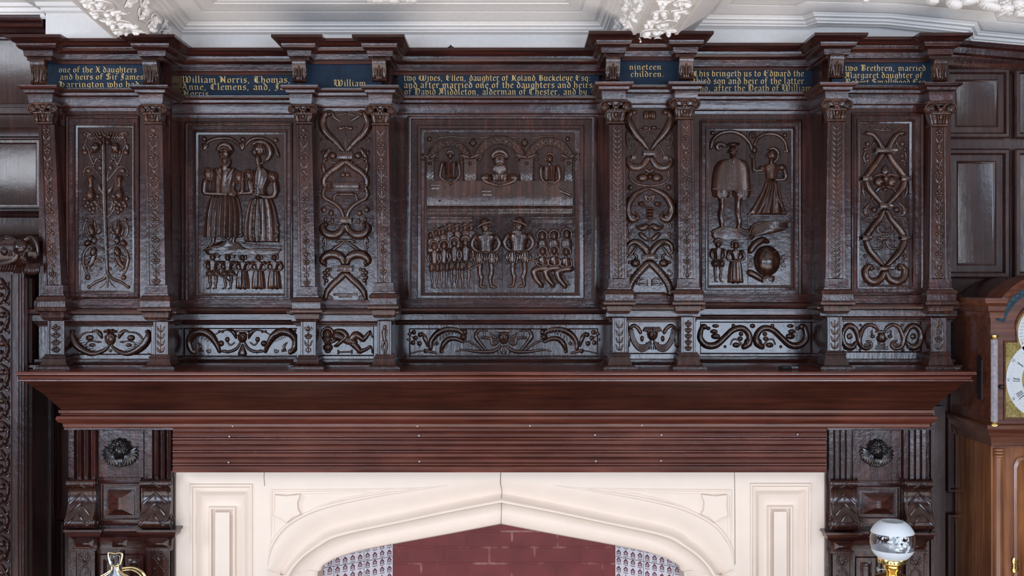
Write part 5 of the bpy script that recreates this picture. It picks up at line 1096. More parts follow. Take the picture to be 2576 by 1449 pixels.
# far-left moulding and plaster block
m=MB(); m.sweep([(X(-420,yw),yw),(X(118,yw),yw)],[(0,Z(48,yw)),(.01,Z(44,yw)),(.012,Z(36,yw)),(.024,Z(33,yw)),(.026,Z(24,yw)),(.04,Z(22,yw)),(.044,Z(14,yw)),(.09,Z(8,yw)),(.13,1.13)]); m.build('trim_6',PLAST,None,35,kind='structure')
m=MB(); bx0,bx1=X(115,-.02),X(430,-.02); m.box(bx0,-.02,.86,bx1,.13,Z(31,-.02))
m.sweep([(bx0,.1),(bx0,-.02),(bx1,-.02)],[(0,Z(34,-.02)),(.006,Z(31,-.02)),(.012,Z(29,-.02)),(.014,Z(20,-.03)),(.024,Z(17,-.03)),(.03,Z(8,-.03)),(.07,Z(2,-.04)),(.12,1.13)],caps=False)
m.build('trim_7',PLAST,None,35,kind='structure')
def foliage(parent,ctr,u,v,n,count,su,sv,seed):
    """plaster leaves, fruit and stems spread over a face: u,v unit directions, n normal"""
    rnd=random.Random(seed); mb=MB()
    u,v,n=Vector(u),Vector(v),Vector(n); ctr=Vector(ctr)
    def el(c,a,b,ru,rv,h,ang):
        du=u*math.cos(ang)+v*math.sin(ang); dv=v*math.cos(ang)-u*math.sin(ang); rows=[]
        for i in range(5):
            t=PI/2*(i/4)*.98; rows.append([tuple(c+u*a+v*b+du*ru*math.cos(t)*math.cos(w)+dv*rv*math.cos(t)*math.sin(w)+n*(h*math.sin(t)-.002)) for w in [2*PI*j/8 for j in range(8)]])
        mb.grid(rows,True); mb.f.append(tuple(range(len(mb.v)-8,len(mb.v))))
    def tb(pts,r):
        rows=[]
        sp=spline(pts,4)
        for i,(a,b) in enumerate(sp):
            p=sp[max(i-1,0)]; q=sp[min(i+1,len(sp)-1)]; dx,dy=q[0]-p[0],q[1]-p[1]; L=math.hypot(dx,dy) or 1
            rows.append([tuple(ctr+u*(a-dy/L*r*math.cos(t))+v*(b+dx/L*r*math.cos(t))+n*(r*math.sin(t)*1.3)) for t in [j*PI/5 for j in range(6)]])
        mb.grid(rows)
    N=count
    for i in range(N):
        b=-sv+2*sv*(i+.5)/N; s=1 if i%2 else -1; h=sv/N
        tb([(s*su*.1,b-h*1.2),(s*su*.7,b-h*.6),(s*su*.75,b+h*.5),(s*su*.2,b+h*.9),(-s*su*.05,b+h*.3)],.0033)
        for j in range(5):
            an=rnd.uniform(0,6.28); rr=rnd.uniform(.1,.55)*su
            el(ctr,s*su*.3+rr*math.cos(an),b+rr*math.sin(an),rnd.uniform(.012,.018),rnd.uniform(.007,.010),rnd.uniform(.01,.018),an)
        for j in range(4):
            el(ctr,-s*su*.55+rnd.uniform(-.012,.012),b+rnd.uniform(-h*.6,h*.6),.010,.009,.016,0)
        for j in range(3):
            el(ctr,-s*su*.6+j*.008,b+h*.6-j*.006,.022,.006,.008,rnd.uniform(-1,1))
    return mb.build('foliage_relief',PLASTW,parent,50)
def beam(name,sl0,sr0,sl1,sr1,y0,y1,ws,side,seed):
    """beam whose soffit corners are read at two depths"""
    a,b,c,d=[Vector(p) for p in (P(*sl0,y0),P(*sr0,y0),P(*sl1,y1),P(*sr1,y1))]
    zs=.9075
    pts=[]
    for p in (a,b,c,d): p.z=zs
    dl=(c-a).normalized(); dr=(d-b).normalized()
    a2=a+dl*((.13-a.y)/dl.y); b2=b+dr*((.13-b.y)/dr.y); c2=c+dl*((-2.2-c.y)/dl.y); d2=d+dr*((-2.2-d.y)/dr.y)
    m=MB(); wl,wr=ws; bot=[a2,b2,d2,c2]
    top=[a2+Vector((-wl,0,.075)),b2+Vector((wr,0,.075)),d2+Vector((wr,0,.075)),c2+Vector((-wl,0,.075))]; tt_=[p+Vector((0,0,.2)) for p in top]
    m.grid([[tuple(p) for p in bot],[tuple(p) for p in top],[tuple(p) for p in tt_]],True); m.poly([tuple(p) for p in bot])
    for p,q in ((a2,c2),(b2,d2)):
        s_=1 if p is a2 else -1; o_=[p,p+Vector((s_*.012,0,0)),q+Vector((s_*.012,0,0)),q]; m.grid([[tuple(v_) for v_ in o_],[tuple(v_+Vector((0,0,-.004))) for v_ in o_]],True); m.poly([tuple(v_+Vector((0,0,-.004))) for v_ in o_])
    o=m.build(name,PLAST,None,0,kind='structure'); ORG[o.name]=Vector((0,0,0))
    ctr=(a+b+c+d)/4; v=(c+d-a-b); ln=v.length/2*1.9; v.normalize(); u=Vector((-v.y,v.x,0)); 
    foliage(o,ctr+Vector((0,0,-.001)),tuple(u),tuple(v),(0,0,-1),12,(b-a).length*.42,ln,seed)
    s_=side; e0,w_=(b,wr) if s_>0 else (a,wl); vv=dr if s_>0 else dl; sl=Vector((s_*w_,0,.075)).normalized(); nn=Vector((s_*.075,0,-w_)).normalized()
    e1=(b+d)/2 if s_>0 else (a+c)/2
    foliage(o,e1+Vector((s_*w_*.5,0,.0375))+nn*.001+Vector((0,.05,0)),tuple(sl),tuple(vv),tuple(nn),9,.034,ln*.9,seed+5)
    return o
beam('trim_8',(275,92),(375,92),(190,0),(300,0),-.225,-.62,(.05,.03),1,3)
beam('trim_9',(1592,88),(1706,84),(1630,0),(1760,0),-.225,-.62,(.05,.11),-1,11)
# beam-side mouldings
# loose plaster ornament over the right corner
m=MB(-.25)
for i,(px,py,a,b,r) in enumerate(((2345,3,16,10,.2),(2400,10,22,14,.4),(2440,2,26,12,-.2),(2490,16,30,12,.3),(2530,22,20,12,0),(2560,10,18,14,0),(2565,38,16,8,.2),(2480,2,24,8,.1),(2175,2,8,6,0))):
    m.blob(px,py,a,b,.03,r); 
    for j in range(5): m.tube([(px-a*.7+j*a*.3,py+b*.7),(px-a*.5+j*a*.3,py-b*.6)],[2,1.5],1,1.2,5,.02)
for j in range(26): m.blob(2500+(j*37)%76,4+(j*23)%36,6,6,.03,n=8,m=3)
ob=m.build('trim_10',PLASTW,None,50,kind='structure')
m=MB(-.28)
for i in range(9): m.blob(930+i*14,1+3*math.sin(i),9,5,.025,n=8,m=3)
m.blob(992,2,15,9,.03); m.build('trim_11',PLASTW,None,50,kind='structure')
m=MB(); m.box(-3.2,-6.2,FLOOR-.05,3.2,YL+.1,FLOOR); m.build('floor',wood('floor_oak','x',(.04,.02,.01),(.09,.045,.022),(.15,.08,.04)),None,0,kind='structure')
# ------------------------------------------------------------------ carved cupboard, far left
cb=thing('carved_cupboard','dark carved oak cupboard partly in frame at the far left, behind the shelf end','cupboard',(-2.0,-.1,FLOOR))
xr_=X(61,-.15)
m=MB(); m.box(-2.45,-.15,FLOOR,xr_,.10,Z(688,-.15)); 
m.build('body',WALLW,cb)
m=MB()
for x,w in ((62,3),(55,2),(48,2.5),(30,2)): m.box(X(x-w,-.15),-.157,FLOOR,X(x,-.15),-.14,Z(690,-.15))
for yy in (-.14,-.1,-.085,.06): m.box(xr_-.002,yy,FLOOR,xr_+.006,yy+.01,Z(700,-.15))
m.build('stile_beading',OAKV,cb)
m=MB(-.155)
for j in range(11):
    y0=700+j*72; s=1 if j%2 else -1
    m.tube([(2,y0),(14+s*4,y0+14),(20,y0+34),(10,y0+54),(-2,y0+66)],[2,4,5,4,2],4,1.4,7)
    m.blob(6,y0+20,8,8,.014); m.blob(14,y0+50,6,8,.012); m.blob(0,y0+42,7,6,.014); m.tube([(4,y0+26),(16,y0+20),(22,y0+8)],[3,4,1],3,1,6); m.tube([(10,y0+60),(20,y0+66),(24,y0+58)],[3,3,1],3,1,6)
m.build('scroll_carving',CARV,cb)
m=MB(); y0=-.16
crest=[(0,Z(688,y0)),(.02,Z(688,y0)),(.022,Z(672,y0)),(.03,Z(668,y0)),(.045,Z(650,y0)),(.055,Z(625,y0)),(.05,Z(605,y0)),(.03,Z(594,y0)),(0,Z(590,y0))]
m.sweep([(-2.45,y0),(xr_-.035,y0),(xr_+.0,y0+.03),(xr_+.0,.1)],crest); m.box(-2.45,y0,Z(688,y0),xr_,.1,Z(592,y0)); m.build('cornice',CARV,cb)
m=MB(-.195); m.spiral(54,620,22,1.8,5,0,1,.01); m.blob(54,622,20,22,.03); m.tube([(0,612),(18,600),(38,606),(46,625),(40,650),(20,660),(0,664)],[8,9,8,7,8,8,8],3,1,8); m.blob(16,632,12,14,.03); m.tube([(62,605),(80,598),(92,612),(96,640)],[6,7,6,4],3,1,7)

for i in range(9): m.tube([(64+i*4,690-abs(i-4)),(66+i*4,676),(68+i*4,662)],[2,3,1],2,1.2,6,.0)
for i in range(6): m.tube([(2+i*7,682),(6+i*7,668)],[3,3],1,1.2,6,.004)
for a,b in ((30,640),(62,640),(70,655),(84,628),(6,600)): m.blob(a,b,7,6,.026); m.spiral(a,b,7,1.2,1.8,a,1,.024)
m.build('crest_carving',CARV,cb)
# ------------------------------------------------------------------ longcase clock
yf=-.34; yk=-.138; kk=f(yf)
cl=thing('longcase_clock','walnut longcase clock with fluted hood columns and silvered dial, cut off by the right edge','clock',(1.845,-.2,FLOOR))
xl_=X(2493,yf); xc=X(2632,yf); xr_=2*xc-xl_
zt,zb=Z(800,yf),Z(1066,yf)
m=MB(); m.box(xl_+.004,yf+.012,zb+.002,xr_-.004,.0,zt+.02)
m.build('hood_case',MAHO,cl)
def arcpts(cx,cy,R,a0,a1,n=24): return [(cx+R*math.cos(a0+(a1-a0)*i/n),cy-R*math.sin(a0+(a1-a0)*i/n)) for i in range(n+1)]
m=MB(); # front with break arch
W=X(2510,yf)
top=[(X(p[0],yf),Z(p[1],yf)) for p in arcpts(2632,838,132,PI*.86,PI*.14)]
front=[(xl_,zb)]+[(xl_,Z(790,yf))]+top+[(xr_,Z(790,yf)),(xr_,zb)]
dial=[(2530,1050),(2530,862),(2560,862)]+arcpts(2632,838,76,PI*.95,PI*.05,20)+[(2704,862),(2734,862),(2734,1050)]
m.poly([(x,yf+.003,z) for x,z in front]); m.grid([[(x,yf+.003,z) for x,z in front],[(x,.0,z) for x,z in front]],True)
m.build('hood_front',MAHO,cl,30)
m=MB(yf) # arched cornice
for R0,R1,h in ((150,138,.028),(138,128,.018)):
    a=arcpts(2632,838,R0,PI*.84,PI*.16); b=arcpts(2632,838,R1,PI*.84,PI*.16)
    m.grid([[m.pt(*p,-.1) for p in a],[m.pt(*p,h) for p in a],[m.pt(*p,h-.004) for p in b],[m.pt(*p,0) for p in b]])
pr=[(0,Z(800,yf)),(.006,Z(800,yf)),(.008,Z(786,yf)),(.016,Z(782,yf)),(.018,Z(770,yf)),(.03,Z(766,yf)),(.036,Z(758,yf)),(.036,Z(750,yf)),(0,Z(748,yf))]
m.sweep([(xl_,0),(xl_,yf),(X(2524,yf),yf)],pr); m.sweep([(X(2740,yf),yf),(xr_,yf),(xr_,0)],pr)
m.build('hood_cornice',MAHO,cl)
m=MB() # domed top behind the arch
rows=[]
for yy in (yf+.03,.0): rows.append([(X(p[0],yf),yy,Z(p[1],yf)) for p in [(2500,756)]+arcpts(2632,838,143,PI*.84,PI*.16)+[(2764,756)]])
m.grid(rows); m.poly(rows[0]); m.poly(rows[1]); m.build('hood_roof',WALLW,cl)
m=MB(yf); a=arcpts(2632,838,130,PI*.92,PI*.08); b=arcpts(2632,838,108,PI*.92,PI*.08); m.grid([[m.pt(*p,0) for p in a],[m.pt(*p,.001) for p in b]]); m.build('painted_arch_band',BLUEP,cl,label='blue painted band under the hood arch')
m=MB(yf)
for i in range(22):
    an=PI*(.1+.8*i/21); m.blob(2632+119*math.cos(an),838-119*math.sin(an),4+(i%3),2.5,.0015,an,n=8,m=2)
m.build('band_ornament',plain('faded_band_ornament',(.03,.05,.055),.6),cl)
m=MB(yf); k=f(yf)
def inner_(pts,q,h,cx=2632,cy=940): return [m.pt(cx+(x-cx)*q,cy+(y-cy)*q,h) for x,y in pts]
g=m.grid([inner_(dial,1.06,-.001),inner_(dial,1.05,.005),inner_(dial,1.01,.004),inner_(dial,1,-.001)],True); m.build('door_frame',MAHO,cl)
m=MB(yf); m.poly([m.pt(x,y,.0005) for x,y in dial]); bp=m.build('dial_plate',BRASSC,cl,0)

for sx,sy in ((-1,-1),(-1,1),(1,-1),(1,1)):
    m=MB(yf); R3=random.Random(5)
    for i in range(60):
        px,py=2632+sx*(98-R3.uniform(0,34)),955+sy*(92-R3.uniform(0,34))
        if math.hypot(px-2632,py-955)>106: m.spiral(px,py,R3.uniform(3,6),1.1,1.5,R3.uniform(0,6),1,.001)
    m.build('spandrel_ornament',BRASSC,bp)
def ring(mb,cx,cy,r0,r1,h,n=72):
    mb.grid([[mb.pt(*p,-.0) for p in arcpts(cx,cy,r1,0,2*PI,n)],[mb.pt(*p,h) for p in arcpts(cx,cy,r1,0,2*PI,n)],[mb.pt(*p,h) for p in arcpts(cx,cy,r0,0,2*PI,n)],[mb.pt(*p,0) for p in arcpts(cx,cy,r0,0,2*PI,n)]])
m=MB(yf); ring(m,2632,955,62,102,.0025); cr=m.build('chapter_ring',SILV,cl)
m=MB(yf); ring(m,2632,838,56,72,.0025); m.build('moon_ring',SILV,cl)
m=MB(yf); m.poly([m.pt(*p,.001) for p in arcpts(2632,838,55,0,2*PI,40)][:-1]); m.build('moon_disc',BLUEP,cl,0)
m=MB(yf)
def stroke(cx,cy,R0,R1,ang,w,off=0,sk=0):
    ux,uy=math.sin(ang),-math.cos(ang); vx,vy=-uy,ux
    m.poly([m.pt(cx+ux*r+vx*(off+s*w+(sk if r==R1 else -sk)),cy+uy*r+vy*(off+s*w+(sk if r==R1 else -sk)),.0029) for r,s in ((R0,-.5),(R0,.5),(R1,.5),(R1,-.5))])
NUM={12:'XII',1:'I',2:'II',3:'III',4:'IIII',5:'V',6:'VI',7:'VII',8:'VIII',9:'IX',10:'X',11:'XI'}
for h,s in NUM.items():
    a=h*PI/6; ws={'I':3.6,'V':7,'X':7}; tot=sum(ws[c] for c in s); o=-tot/2
    for c in s:
        w=ws[c]; c0=o+w/2
        if c=='I': stroke(2632,955,67,85,a,1.6,c0)
        elif c=='V': stroke(2632,955,67,85,a,1.8,c0-1.3,-1.5); stroke(2632,955,67,85,a,.8,c0+1.3,1.5)
        else: stroke(2632,955,67,85,a,1.8,c0,2.2); stroke(2632,955,67,85,a,.8,c0,-2.2)
        o+=w
for i in range(60): stroke(2632,955,88,90.5,i*PI/30,.6)
for i in range(12):
    a=i*PI/6; cx,cy=2632+96*math.sin(a),955-96*math.cos(a)
    n_=str((i*5) or 60)
    SEG={'0':[[(0,0),(3,0),(3,6),(0,6),(0,0)]],'1':[[(1.5,0),(1.5,6)]],'2':[[(0,6),(3,5),(3,3.5),(0,0),(3,0)]],'3':[[(0,6),(3,6),(1.5,3.4),(3,1.5),(0,0)]],'4':[[(2.2,0),(2.2,6),(0,2),(3,2)]],'5':[[(3,6),(0,6),(0,3.4),(3,3),(2.6,.4),(0,0)]],'6':[[(3,6),(0,3),(0,0),(3,0),(3,3),(0,3)]]}
    for j,ch in enumerate(n_):
        for st_ in SEG[ch]:
            for p,q in zip(st_,st_[1:]):
                ca,sa=math.cos(a),math.sin(a)
                T=lambda u:(cx+((u[0]-1.5)+(j-(len(n_)-1)/2)*4.4)*ca+(u[1]-3)*sa*1,cy+((u[0]-1.5)+(j-(len(n_)-1)/2)*4.4)*sa-(u[1]-3)*ca)
                A_,B_=T(p),T(q); dx,dy=B_[0]-A_[0],B_[1]-A_[1]; L=math.hypot(dx,dy); dx*=.35/L; dy*=.35/L
                m.poly([m.pt(A_[0]-dy,A_[1]+dx,.0029),m.pt(B_[0]-dy,B_[1]+dx,.0029),m.pt(B_[0]+dy,B_[1]-dx,.0029),m.pt(A_[0]+dy,A_[1]-dx,.0029)])
for i in range(48): 
    a=i*2*PI/48; cx,cy=2632,838; ux,uy=math.sin(a),-math.cos(a); m.poly([m.pt(cx+ux*r-uy*s*.4,cy+uy*r+ux*s*.4,.0029) for r,s in ((60,-1),(60,1),(68,1),(68,-1))])
m.build('numerals',BLACK,cr,0)
m=MB(yf); stroke(2632,955,-12,55,2.2,4); stroke(2632,955,-14,84,.6,3); m.v=[(x,y-.004,z) for x,y,z in m.v]; m.build('hands',BLACK,cl,0)
# columns and sides of the hood
def column(px,p0,p1,name,mat,R,fl):
    m=MB(); zc0,zc1=Z(p1,yf),Z(p0,yf); cx,cy=X(px,yf),yf-.004; n=48
    ids=m.grid([[(cx+R*(1-(.1 if fl and j%4<2 else 0))*math.cos(2*PI*j/n),cy+R*(1-(.1 if fl and j%4<2 else 0))*math.sin(2*PI*j/n),z) for j in range(n)] for z in (zc0,zc1)],True)
    o=m.build(name,mat,cl,25); 
    m=MB()
    for z,s in ((zc0,1),(zc1,-1)): m.lathe(cx,cy,[(R*1.35,z-s*.004),(R*1.35,z),(R*1.1,z+s*.004),(R*1.25,z+s*.007),(R*1.0,z+s*.01)],24)
    m.build('column_mount',BRASS,o)
column(2500,846,1068,'fluted_column',plain('worn_column',(.22,.2,.22),.35,0,.1,80,.3),.0115,1)
column(2764,846,1068,'fluted_column',plain('worn_column_b',(.22,.2,.22),.35,0,.1,80,.3),.0115,1)
m=MB(); m.box(xl_-.003,-.27,Z(1004,-.25),xl_+.004,-.235,Z(905,-.25)); m.lathe(0,0,[(.001,0),(.001,0.0001)],4)
N=10; zc=Z(905,-.25); m.poly([(xl_-.003,-.2525+.0175*math.cos(PI*i/N),zc+.0175*math.sin(PI*i/N)) for i in range(N+1)]); m.build('side_window',BLACK,cl,0)
m=MB(yf); m.blob(2518,973,6,6,.012); m.build('door_knob',BLACK,cl)
m=MB(); pr=[(0,Z(1125,yf)),(.002,Z(1122,yf)),(.006,Z(1104,yf)),(.014,Z(1096,yf)),(.02,Z(1084,yf)),(.026,Z(1080,yf)),(.028,Z(1070,yf)),(.02,Z(1066,yf)),(0,Z(1064,yf))]
tx=1.673; tr=2*xc-tx
m.sweep([(tx+.0,.0),(tx,-.31),(tr,-.31),(tr,0)],[(o+.006,z) for o,z in pr]); m.build('hood_base_moulding',MAHO,cl)
m=MB(); m.box(tx,-.298,FLOOR+.35,tr,0,Z(1118,yf)); m.box(tx-.03,-.33,FLOOR,tr+.03,.02,FLOOR+.35); m.build('trunk',WALN,cl)
m=MB(); cx,cy=X(2513,-.305),-.298; n=24; R=.019
m.lathe(cx,cy,[(R,FLOOR+.36),(R,Z(1150,-.3))],28); qc=m.build('quarter_column',WALN,cl)
m=MB()
for j in range(3): 
    z=Z(1150,-.3)+j*.011; m.lathe(cx,cy,[(R,z),(R*1.12,z+.003),(R*1.12,z+.006),(R,z+.009)],24)
m.build('column_rings',WALN,qc)
m=MB(-.298); o=[(2548,1900),(2548,1170),(2556,1152),(2580,1146),(2592,1136),(2632,1128),(2672,1136),(2684,1146),(2708,1152),(2716,1170),(2716,1900)]
g=m.grid([[m.pt(x,y,-.001) for x,y in o],[m.pt(x,y,.008) for x,y in o],[m.pt(2632+(x-2632)*.92,y+(6 if y<1200 else 0),.011) for x,y in o],[m.pt(2632+(x-2632)*.88,y+(10 if y<1200 else 0),.008) for x,y in o]]); m.poly([m.pt(2632+(x-2632)*.88,y+(10 if y<1200 else 0),.008) for x,y in o]); dr=m.build('trunk_door',WALN,cl)
m=MB(-.306); E_=[(2546,1412),(2550,1402),(2556,1404),(2562,1410),(2560,1420),(2563,1430),(2558,1440),(2552,1444),(2546,1436),(2549,1424)]; m.star(E_,.003,2); esc=m.build('escutcheon',BRASS,dr)
m=MB(-.311); m.blob(2554,1420,2,2,.001,n=8,m=2); m.tube([(2554,1421),(2554,1430)],[.9,1.2],1,1,5); m.build('keyhole',BLACK,cl)
# ------------------------------------------------------------------ oil lamp and its table
ly=-.45; lx_=X(2245,ly); kz=f(ly); lz=Z(1359,ly); R=57*kz
tb_=FLOOR+.62
lp=thing('oil_lamp','brass oil lamp with a round frosted and clear etched glass globe','oil lamp',(lx_,ly,tb_))
m,nt,b=newmat('etched_globe_glass')
tc=nt.nodes.new('ShaderNodeTexCoord'); sp_=nt.nodes.new('ShaderNodeSeparateXYZ'); link(nt,tc.outputs['Object'],sp_.inputs[0])
zl=lz-tb_
def cmp(op,v):
    n_=nt.nodes.new('ShaderNodeMath'); n_.operation=op; link(nt,sp_.outputs[2],n_.inputs[0]); n_.inputs[1].default_value=v; return n_
hi=cmp('GREATER_THAN',zl+R*.36); lo=cmp('LESS_THAN',zl-R*.36)
nz=noise(nt,tc.outputs['Object'],60,3,.6); rg=nt.nodes.new('ShaderNodeMapRange'); link(nt,nz.outputs[0],rg.inputs[0]); rg.inputs[1].default_value=.54; rg.inputs[2].default_value=.6
sx_=nt.nodes.new('ShaderNodeMath'); sx_.operation='ABSOLUTE'; link(nt,sp_.outputs[0],sx_.inputs[0])
s2=nt.nodes.new('ShaderNodeMath'); s2.operation='LESS_THAN'; link(nt,sx_.outputs[0],s2.inputs[0]); s2.inputs[1].default_value=R*.45
s3=nt.nodes.new('ShaderNodeMath'); s3.operation='MULTIPLY'; link(nt,s2.outputs[0],s3.inputs[0]); link(nt,rg.outputs[0],s3.inputs[1])
a1=nt.nodes.new('ShaderNodeMath'); a1.operation='ADD'; link(nt,hi.outputs[0],a1.inputs[0]); link(nt,lo.outputs[0],a1.inputs[1])
a2=nt.nodes.new('ShaderNodeMath'); a2.operation='MAXIMUM'; link(nt,a1.outputs[0],a2.inputs[0]); link(nt,s3.outputs[0],a2.inputs[1])
gl=nt.nodes.new('ShaderNodeBsdfPrincipled'); gl.inputs['Base Color'].default_value=(.95,.97,1,1); gl.inputs['Roughness'].default_value=.03; gl.inputs['Transmission Weight'].default_value=1; gl.inputs['IOR'].default_value=1.45
b.inputs['Base Color'].default_value=(.78,.84,.9,1); b.inputs['Roughness'].default_value=.55; b.inputs['Transmission Weight'].default_value=.25; b.inputs['Subsurface Weight'].default_value=0
mxs=nt.nodes.new('ShaderNodeMixShader'); link(nt,a2.outputs[0],mxs.inputs[0]); link(nt,gl.outputs[0],mxs.inputs[1]); link(nt,b.outputs[0],mxs.inputs[2]); link(nt,mxs.outputs[0],nt.nodes['Material Output'].inputs[0])
GLOBE=m
m=MB(); prof=[]
for i in range(33):
    t=-PI/2*.62+ (PI/2*.62+PI/2*.66)*i/32; prof.append((R*math.cos(t),lz+R*math.sin(t)*.98))
out=[[(lx_+r*math.cos(2*PI*j/48),ly+r*math.sin(2*PI*j/48),z) for j in range(48)] for r,z in prof]+[[(lx_+(r-.003)*math.cos(2*PI*j/48),ly+(r-.003)*math.sin(2*PI*j/48),z) for j in range(48)] for r,z in prof[::-1]]
m.grid(out,True); m.build('glass_globe',GLOBE,lp,80)
m=MB(); z=Z(1404,ly)
m.lathe(lx_,ly,[(.02,z+.004),(.047,z+.004),(.049,z),(.049,z-.012),(.04,z-.016),(.034,z-.018),(.03,z-.022),(.03,z-.032),(.022,z-.042),(.02,z-.052),(.03,z-.056)],48); bn=m.build('burner',BRASS,lp)
m=MB()
for j in range(28):
    a=2*PI*j/28; cx,cy=lx_+.0492*math.cos(a),ly+.0492*math.sin(a); m.box(cx-.0012,cy-.0012,z-.010,cx+.0012,cy+.0012,z-.003)
m.build('gallery_slots',BLACK,bn,0)
m=MB()
N=12; rows=[[(lx_-.02-t,ly-.01+.0022*math.cos(a),z-.035+.0022*math.sin(a)) for a in [2*PI*j/N for j in range(N)]] for t in (0,.03)]; m.grid(rows,True)
rows=[[(lx_-.05-t,ly-.01+r*math.cos(a),z-.035+r*math.sin(a)) for a in [2*PI*j/N for j in range(N)]] for t,r in ((0,.003),(.001,.009),(.004,.009),(.006,.004))]; m.grid(rows,True); m.f.append(tuple(range(len(m.v)-N,len(m.v)))); m.build('wick_knob',IRON,lp)
m=MB(); m.lathe(lx_,ly,[(.012,z-.05),(.03,z-.054),(.056,z-.062),(.06,z-.07),(.058,z-.10),(.045,z-.125),(.02,z-.14),(.014,z-.15),(.014,z-.2),(.02,z-.23),(.05,z-.25),(.075,z-.265),(.08,tb_+.004 if tb_+.004<z-.27 else z-.27),(.08,tb_)],48); m.build('reservoir',BRASS,lp)
m=MB(); m.lathe(lx_,ly,[(.008,z-.0),(.012,z+.03),(.011,z+.06),(.009,z+.10)],24); m.build('chimney',GLOBE if 0 else plain('frosted_mantle',(.8,.85,.9),.4),lp)
# the table under it, below the frame
tt=thing('side_table','small round dark table under the oil lamp','table',(lx_,ly,FLOOR))
m=MB(); m.lathe(lx_,ly,[(.001,tb_-.02),(.2,tb_-.02),(.21,tb_-.012),(.21,tb_-.004),(.2,tb_-.0005),(.001,tb_-.0005)],48); m.build('table_top',MAHO,tt)
m=MB(); m.lathe(lx_,ly,[(.03,tb_-.02),(.02,tb_-.1),(.03,FLOOR+.25),(.025,FLOOR+.1),(.16,FLOOR+.02),(.16,FLOOR)],32); m.build('pedestal',MAHO,tt)
# ------------------------------------------------------------------ gilt metal stand, lower left
gy=-.34; gs=thing('metal_fire_screen','dark metal fire screen with a gilt loop handle in front of the left pier','fire screen',(X(290,gy),gy,FLOOR))
GILT=plain('worn_gilt',(.75,.6,.35),.25,1,.2,60); STEEL=plain('blued_steel',(.2,.22,.26),.22,.9,.1,40)
def rod(mb,pts,r,y=gy,k=5,n=8):
    sp=spline(pts,k); rows=[]
    for i,p in enumerate(sp):
        a=sp[max(i-1,0)]; b_=sp[min(i+1,len(sp)-1)]; dx,dz_=b_[0]-a[0],-(b_[1]-a[1]); L=math.hypot(dx,dz_) or 1
        x,y_,z=P(p[0],p[1],y); 
        if len(p)>2: y_+=p[2]
        rows.append([(x-dz_/L*r*math.cos(t),y_+r*math.sin(t),z+dx/L*r*math.cos(t)) for t in [2*PI*j/n for j in range(n)]])
    mb.grid(rows,True)
m=MB(); rod(m,[(289,1425),(279,1421),(274,1408),(272,1396),(276,1391),(290,1393),(303,1391),(307,1396),(305,1408),(300,1421),(289,1425)],.004)
m.build('loop_handle',GILT,gs,label='gilt loop handle')
m=MB()
for s in (-1,1):
    rod(m,[(289,1420),(289+s*8,1418),(289+s*12,1408),(289+s*11,1398),(289+s*5,1397),(289+s*2,1402)],.002)
m.build('handle_scrolls',STEEL,gs)
m=MB()
for s in (-1,1):
    for q,dx in ((0,0),(1,.35),(2,.7)):
        rod(m,[(289+s*(9-q*3),1424),(289+s*(10-q*3),1434),(289+s*(24-q*7),1444),(289+s*(44-q*12),1458),(289+s*(60-q*16),1500),(289+s*(62-q*18),1900)],.003)
m.build('ribs',GILT,gs)
m=MB(gy+.004); m.loft([(1422,281,297),(1436,278,300),(1446,262,316),(1458,244,334),(1500,228,350),(1990,228,350)],.008,14,0,0,.6); m.build('screen_plate',STEEL,gs)
m=MB(); rod(m,[(303,1434,.02),(325,1434,.03),(345,1442,.03),(358,1460,.03),(365,1500,.03),(365,1900,.03)],.006); rod(m,[(303,1440,.02),(322,1440,.03),(338,1447,.03),(350,1462,.03),(356,1500,.03),(356,1900,.03)],.004)
m.build('outer_hoop',GILT,gs,label='brighter gilt outer hoop on the right')
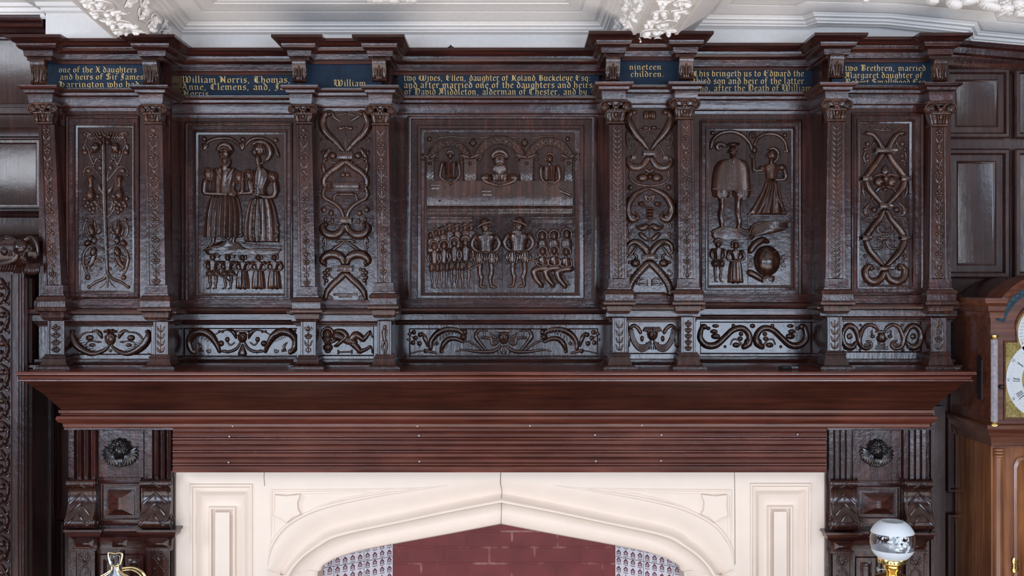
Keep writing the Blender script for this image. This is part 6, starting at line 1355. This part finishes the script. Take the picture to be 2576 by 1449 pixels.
# finial on the cornice
m=MB(.0); m.blob(1134,121,9,5,.01); m.blob(1134,116,3,3,.008)
tag(m.build('wood_chip',OAKH),'tiny dark fragment standing on the cornice over the three arches','wood fragment')
# ------------------------------------------------------------------ daylight, camera
w=bpy.data.worlds.new('room_light'); w.use_nodes=True; bg=w.node_tree.nodes['Background']; bg.inputs[0].default_value=(.80,.84,.92,1); bg.inputs[1].default_value=.025
bpy.context.scene.world=w
def area_lamp(name,x,y,z,sx,sz,energy,col,tgt=(0,0,0)):
    l=bpy.data.lights.new(name,'AREA'); l.shape='RECTANGLE'; l.size=sx; l.size_y=sz; l.energy=energy; l.color=col
    o=bpy.data.objects.new(name,l); C.objects.link(o); o.location=(x,y,z); o.rotation_euler=(Vector(tgt)-Vector((x,y,z))).to_track_quat('-Z','Y').to_euler(); return o
for x in (-4.05,-2.75,-1.5): area_lamp('window_daylight',x,-7.0,-.5,1.0,1.25,68,(.68,.81,1.0),(x,0,-.5))
for x in (1.15,2.2,3.25): area_lamp('window_daylight',x,-7.0,-.5,.85,1.25,62,(.68,.81,1.0),(x,0,-.5))
area_lamp('side_highlight_fill',-4.4,-2.6,.7,1.1,1.4,80,(.84,.90,1.0),(0,0,0))  # fill lamp added to put highlights on the curved sides of the carvings
area_lamp('side_highlight_fill',4.4,-3.0,.7,1.0,1.3,45,(.84,.90,1.0),(0,0,0))  # weaker fill lamp added on the right, also for carving highlights
area_lamp('sunlit_floor_bounce',0,-3.6,-1.86,5.5,3.6,165,(1.0,.92,.86),(0,-3.6,2))
cam=bpy.data.cameras.new('camera'); co=bpy.data.objects.new('camera',cam); C.objects.link(co); co.location=(0,-D,0); co.rotation_euler=(PI/2,0,0)
cam.sensor_width=36; cam.lens=36*D/(2576*S); cam.clip_start=.05; bpy.context.scene.camera=co
sc=bpy.context.scene; sc.view_settings.view_transform='Standard'; sc.view_settings.look='None'; sc.view_settings.gamma=1; sc.view_settings.exposure=0; sc.view_settings.use_curve_mapping=False
